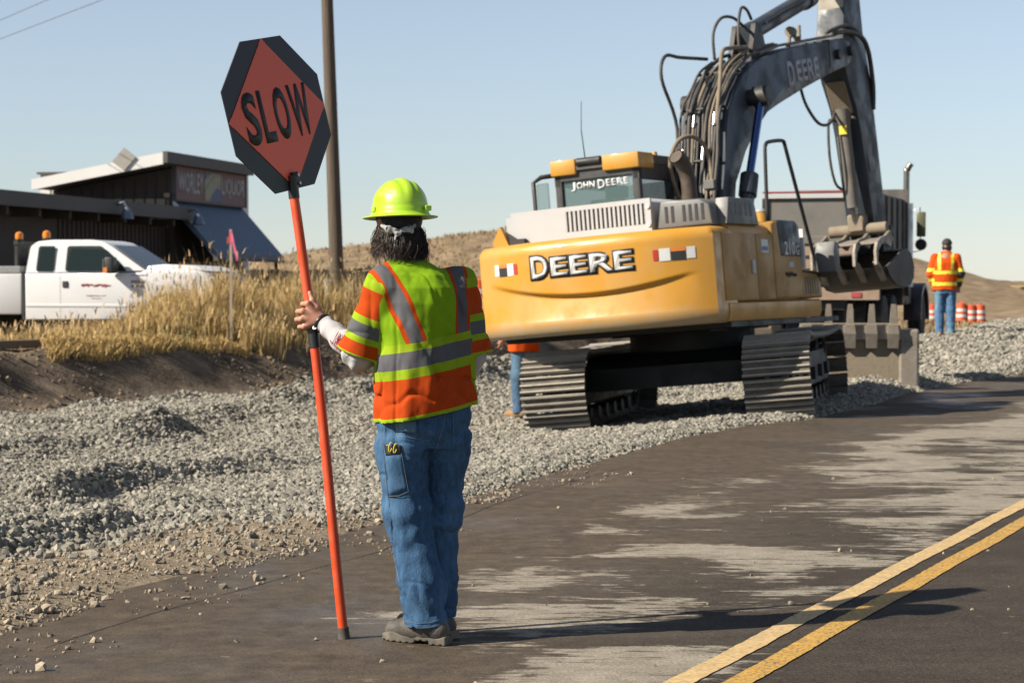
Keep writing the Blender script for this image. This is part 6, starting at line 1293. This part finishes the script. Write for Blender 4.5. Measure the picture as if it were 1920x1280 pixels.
def worker(name_label, base, yaw, vestm, stripe, pants, hatm, h=.011, head_bow=.03, arms=None, vest_bottom=.84, cap=True, only_cap=None):
    M = Matrix.Translation(base) @ Matrix.Rotation(yaw, 4, 'Z'); t = thing('person', name_label, 'person', M)
    Ls, Le, Lw = (-.19, 0, 1.42), (-.26, .0, 1.14), (-.2, .14, .93); Rs, Re, Rw = (.19, 0, 1.42), (.27, -.01, 1.14), (.24, .1, .9)
    hd = Vector((.03, .09, 1.62))
    def body(X, Y, Z):
        d = chain(X, Y, Z, [(0, 0, .95), (0, 0, 1.2), (0, 0, 1.4), (.01, .04, 1.5), (hd.x, hd.y, 1.6)], [.12, .12, .11, .055, .06], .05)
        d = smin(d, np.sqrt(((X - hd.x) / .078) ** 2 + ((Y - hd.y) / .096) ** 2 + ((Z - 1.64) / .115) ** 2) * .085 - .085, .02)
        for s in ([Ls, Le, Lw], [Rs, Re, Rw]):
            d = smin(d, chain(X, Y, Z, s, [.05, .042, .028], .02), .03); wv = np.array(s[2]); dr = np.array([0, .05, -.07])
            for k in range(4): d = smin(d, chain(X, Y, Z, [tuple(wv), tuple(wv + dr * .7 + [.016 * (k - 1.5), 0, 0]), tuple(wv + dr * 1.35 + [.018 * (k - 1.5), .005, -.01])], [.022, .012, .008], .01), .008)
            d = smin(d, chain(X, Y, Z, [tuple(wv), tuple(wv + [-.03, .04, -.02]), tuple(wv + [-.035, .07, -.05])], [.015, .012, .009], .01), .008)
        for s in ([(-.1, 0, .9), (-.1, .01, .5), (-.1, -.01, .08)], [(.1, 0, .9), (.1, .01, .5), (.1, -.01, .08)]): d = smin(d, chain(X, Y, Z, s, [.08, .055, .04], .03), .03)
        return d
    part('body', body, (-.36, -.2, .02), (.36, .3, 1.8), .013, skin, t)
    def legs(X, Y, Z):
        d = ell(X, Y, Z, [.78, .9, 1.0], [0, 0, 0], [0, 0, 0], [.17, .185, .175], [.12, .13, .12])
        for s in (-1, 1): d = smin(d, np.maximum(chain(X, Y, Z, [(s * .09, 0, .85), (s * .098, .012, .5), (s * .1, -.01, .05)], [.1, .085, .078], .04), .05 - Z), .02)
        return d + folds(X, Y, Z, .009, (10, 10, 6), 3.) + .004 * np.sin(50 * Z) * np.exp(-((Z - .15) / .1) ** 2)
    part('jeans', legs, (-.25, -.2, .0), (.25, .2, 1.04), h, pants, t)
    def coat(X, Y, Z):
        d = ell(X, Y, Z, [vest_bottom, .95, 1.15, 1.33, 1.42, 1.48, 1.54], [0] * 4 + [.005, .012, .02], [0, 0, 0, .0, .01, .03, .05], [.225, .22, .215, .22, .18, .12, .085], [.16, .155, .155, .15, .13, .1, .085])
        for s in ([Ls, Le, lp(Le, Lw, .85)], [Rs, Re, lp(Re, Rw, .85)]): d = smin(d, chain(X, Y, Z, s, [.078, .074, .055], .03), .03)
        return d + folds(X, Y, Z, .01, (9, 9, 5), 6.)
    def cm(X, Y, Z):
        k = np.zeros(len(X), int); off = np.abs(X); tor = (off < .235)
        k[(Z > 1.2) & (np.abs(off - .115) < .026)] = 1
        k[tor & (np.abs(Z - 1.16) < .028)] = 1; k[tor & (np.abs(Z - .955) < .028)] = 1
        arm = off > .2; k[arm & (np.abs(Z - 1.2) < .03)] = 1; k[arm & (np.abs(Z - 1.02) < .028)] = 1; k[(X > .215) & (np.abs(Z - 1.11) < .06)] = 2; k[(X > .2) & (Z < .99) & (Z > .8)] = 2
        return k
    part('safety_jacket', coat, (-.38, -.24, .76), (.38, .26, 1.6), h, [vestm, stripe, black], t, cm)
    def capf(X, Y, Z): return np.maximum(np.sqrt(((X - hd.x) / .092) ** 2 + ((Y - hd.y) / .11) ** 2 + ((Z - 1.67) / .1) ** 2) * .095 - .095, 1.655 - Z)
    part('cap', lambda X, Y, Z: np.minimum(capf(X, Y, Z), np.maximum(np.sqrt(((X - hd.x) / .075) ** 2 + ((Y - hd.y - .12) / .08) ** 2) * .078 - .078, np.abs(Z - 1.663) - .008)), (hd.x - .13, hd.y - .15, 1.62), (hd.x + .13, hd.y + .24, 1.8), .008, hatm, t)
    part('hair', lambda X, Y, Z: np.maximum(np.sqrt(((X - hd.x) / .088) ** 2 + ((Y - hd.y + .01) / .1) ** 2 + ((Z - 1.6) / .09) ** 2) * .09 - .09, Y - hd.y - .02), (hd.x - .12, hd.y - .15, 1.48), (hd.x + .12, hd.y + .06, 1.72), .009, hairm, t)
    for s in (-1, 1):
        part('boot', lambda X, Y, Z, s=s: np.maximum(smin(chain(X, Y, Z, [(s * .1, -.07, .05), (s * .105, .06, .045), (s * .11, .15, .04)], [.045, .046, .044], .02), cone(X, Y, Z, (s * .1, -.02, .07), (s * .1, -.02, .15), .05, .05), .03), .002 - Z), (s * .1 - .08, -.15, -.01), (s * .1 + .1, .22, .2), .008, bootm if pants is jean else mat('tan_boot', (.35, .2, .09), .8, var=.2), t)
    return t
ltj = denim('light_denim', (.1, .2, .36)); yst = mat('yellow_stripe', (.95, .85, .06), .5, var=.08)
p = pxw(1772, 634, 38.2); p.z = float(gz(p.x, p.y)) + .0
worker('worker in orange hooded safety jacket and jeans standing on the gravel heap', p, R(-8), orange, yst, ltj, mat('dark_cap', (.03, .028, .026), .8, var=.3, vscale=30), .012)
p = Vector((.14, 25.35, 0)); p.z = float(gz(p.x, p.y)) + .02
worker('worker in jeans mostly hidden behind the excavator counterweight, only legs showing', p, R(50), orange, silverT, denim('mid_denim', (.09, .16, .26)), mat('orange_cap', (.8, .2, .03), .6), .014, vest_bottom=.78)
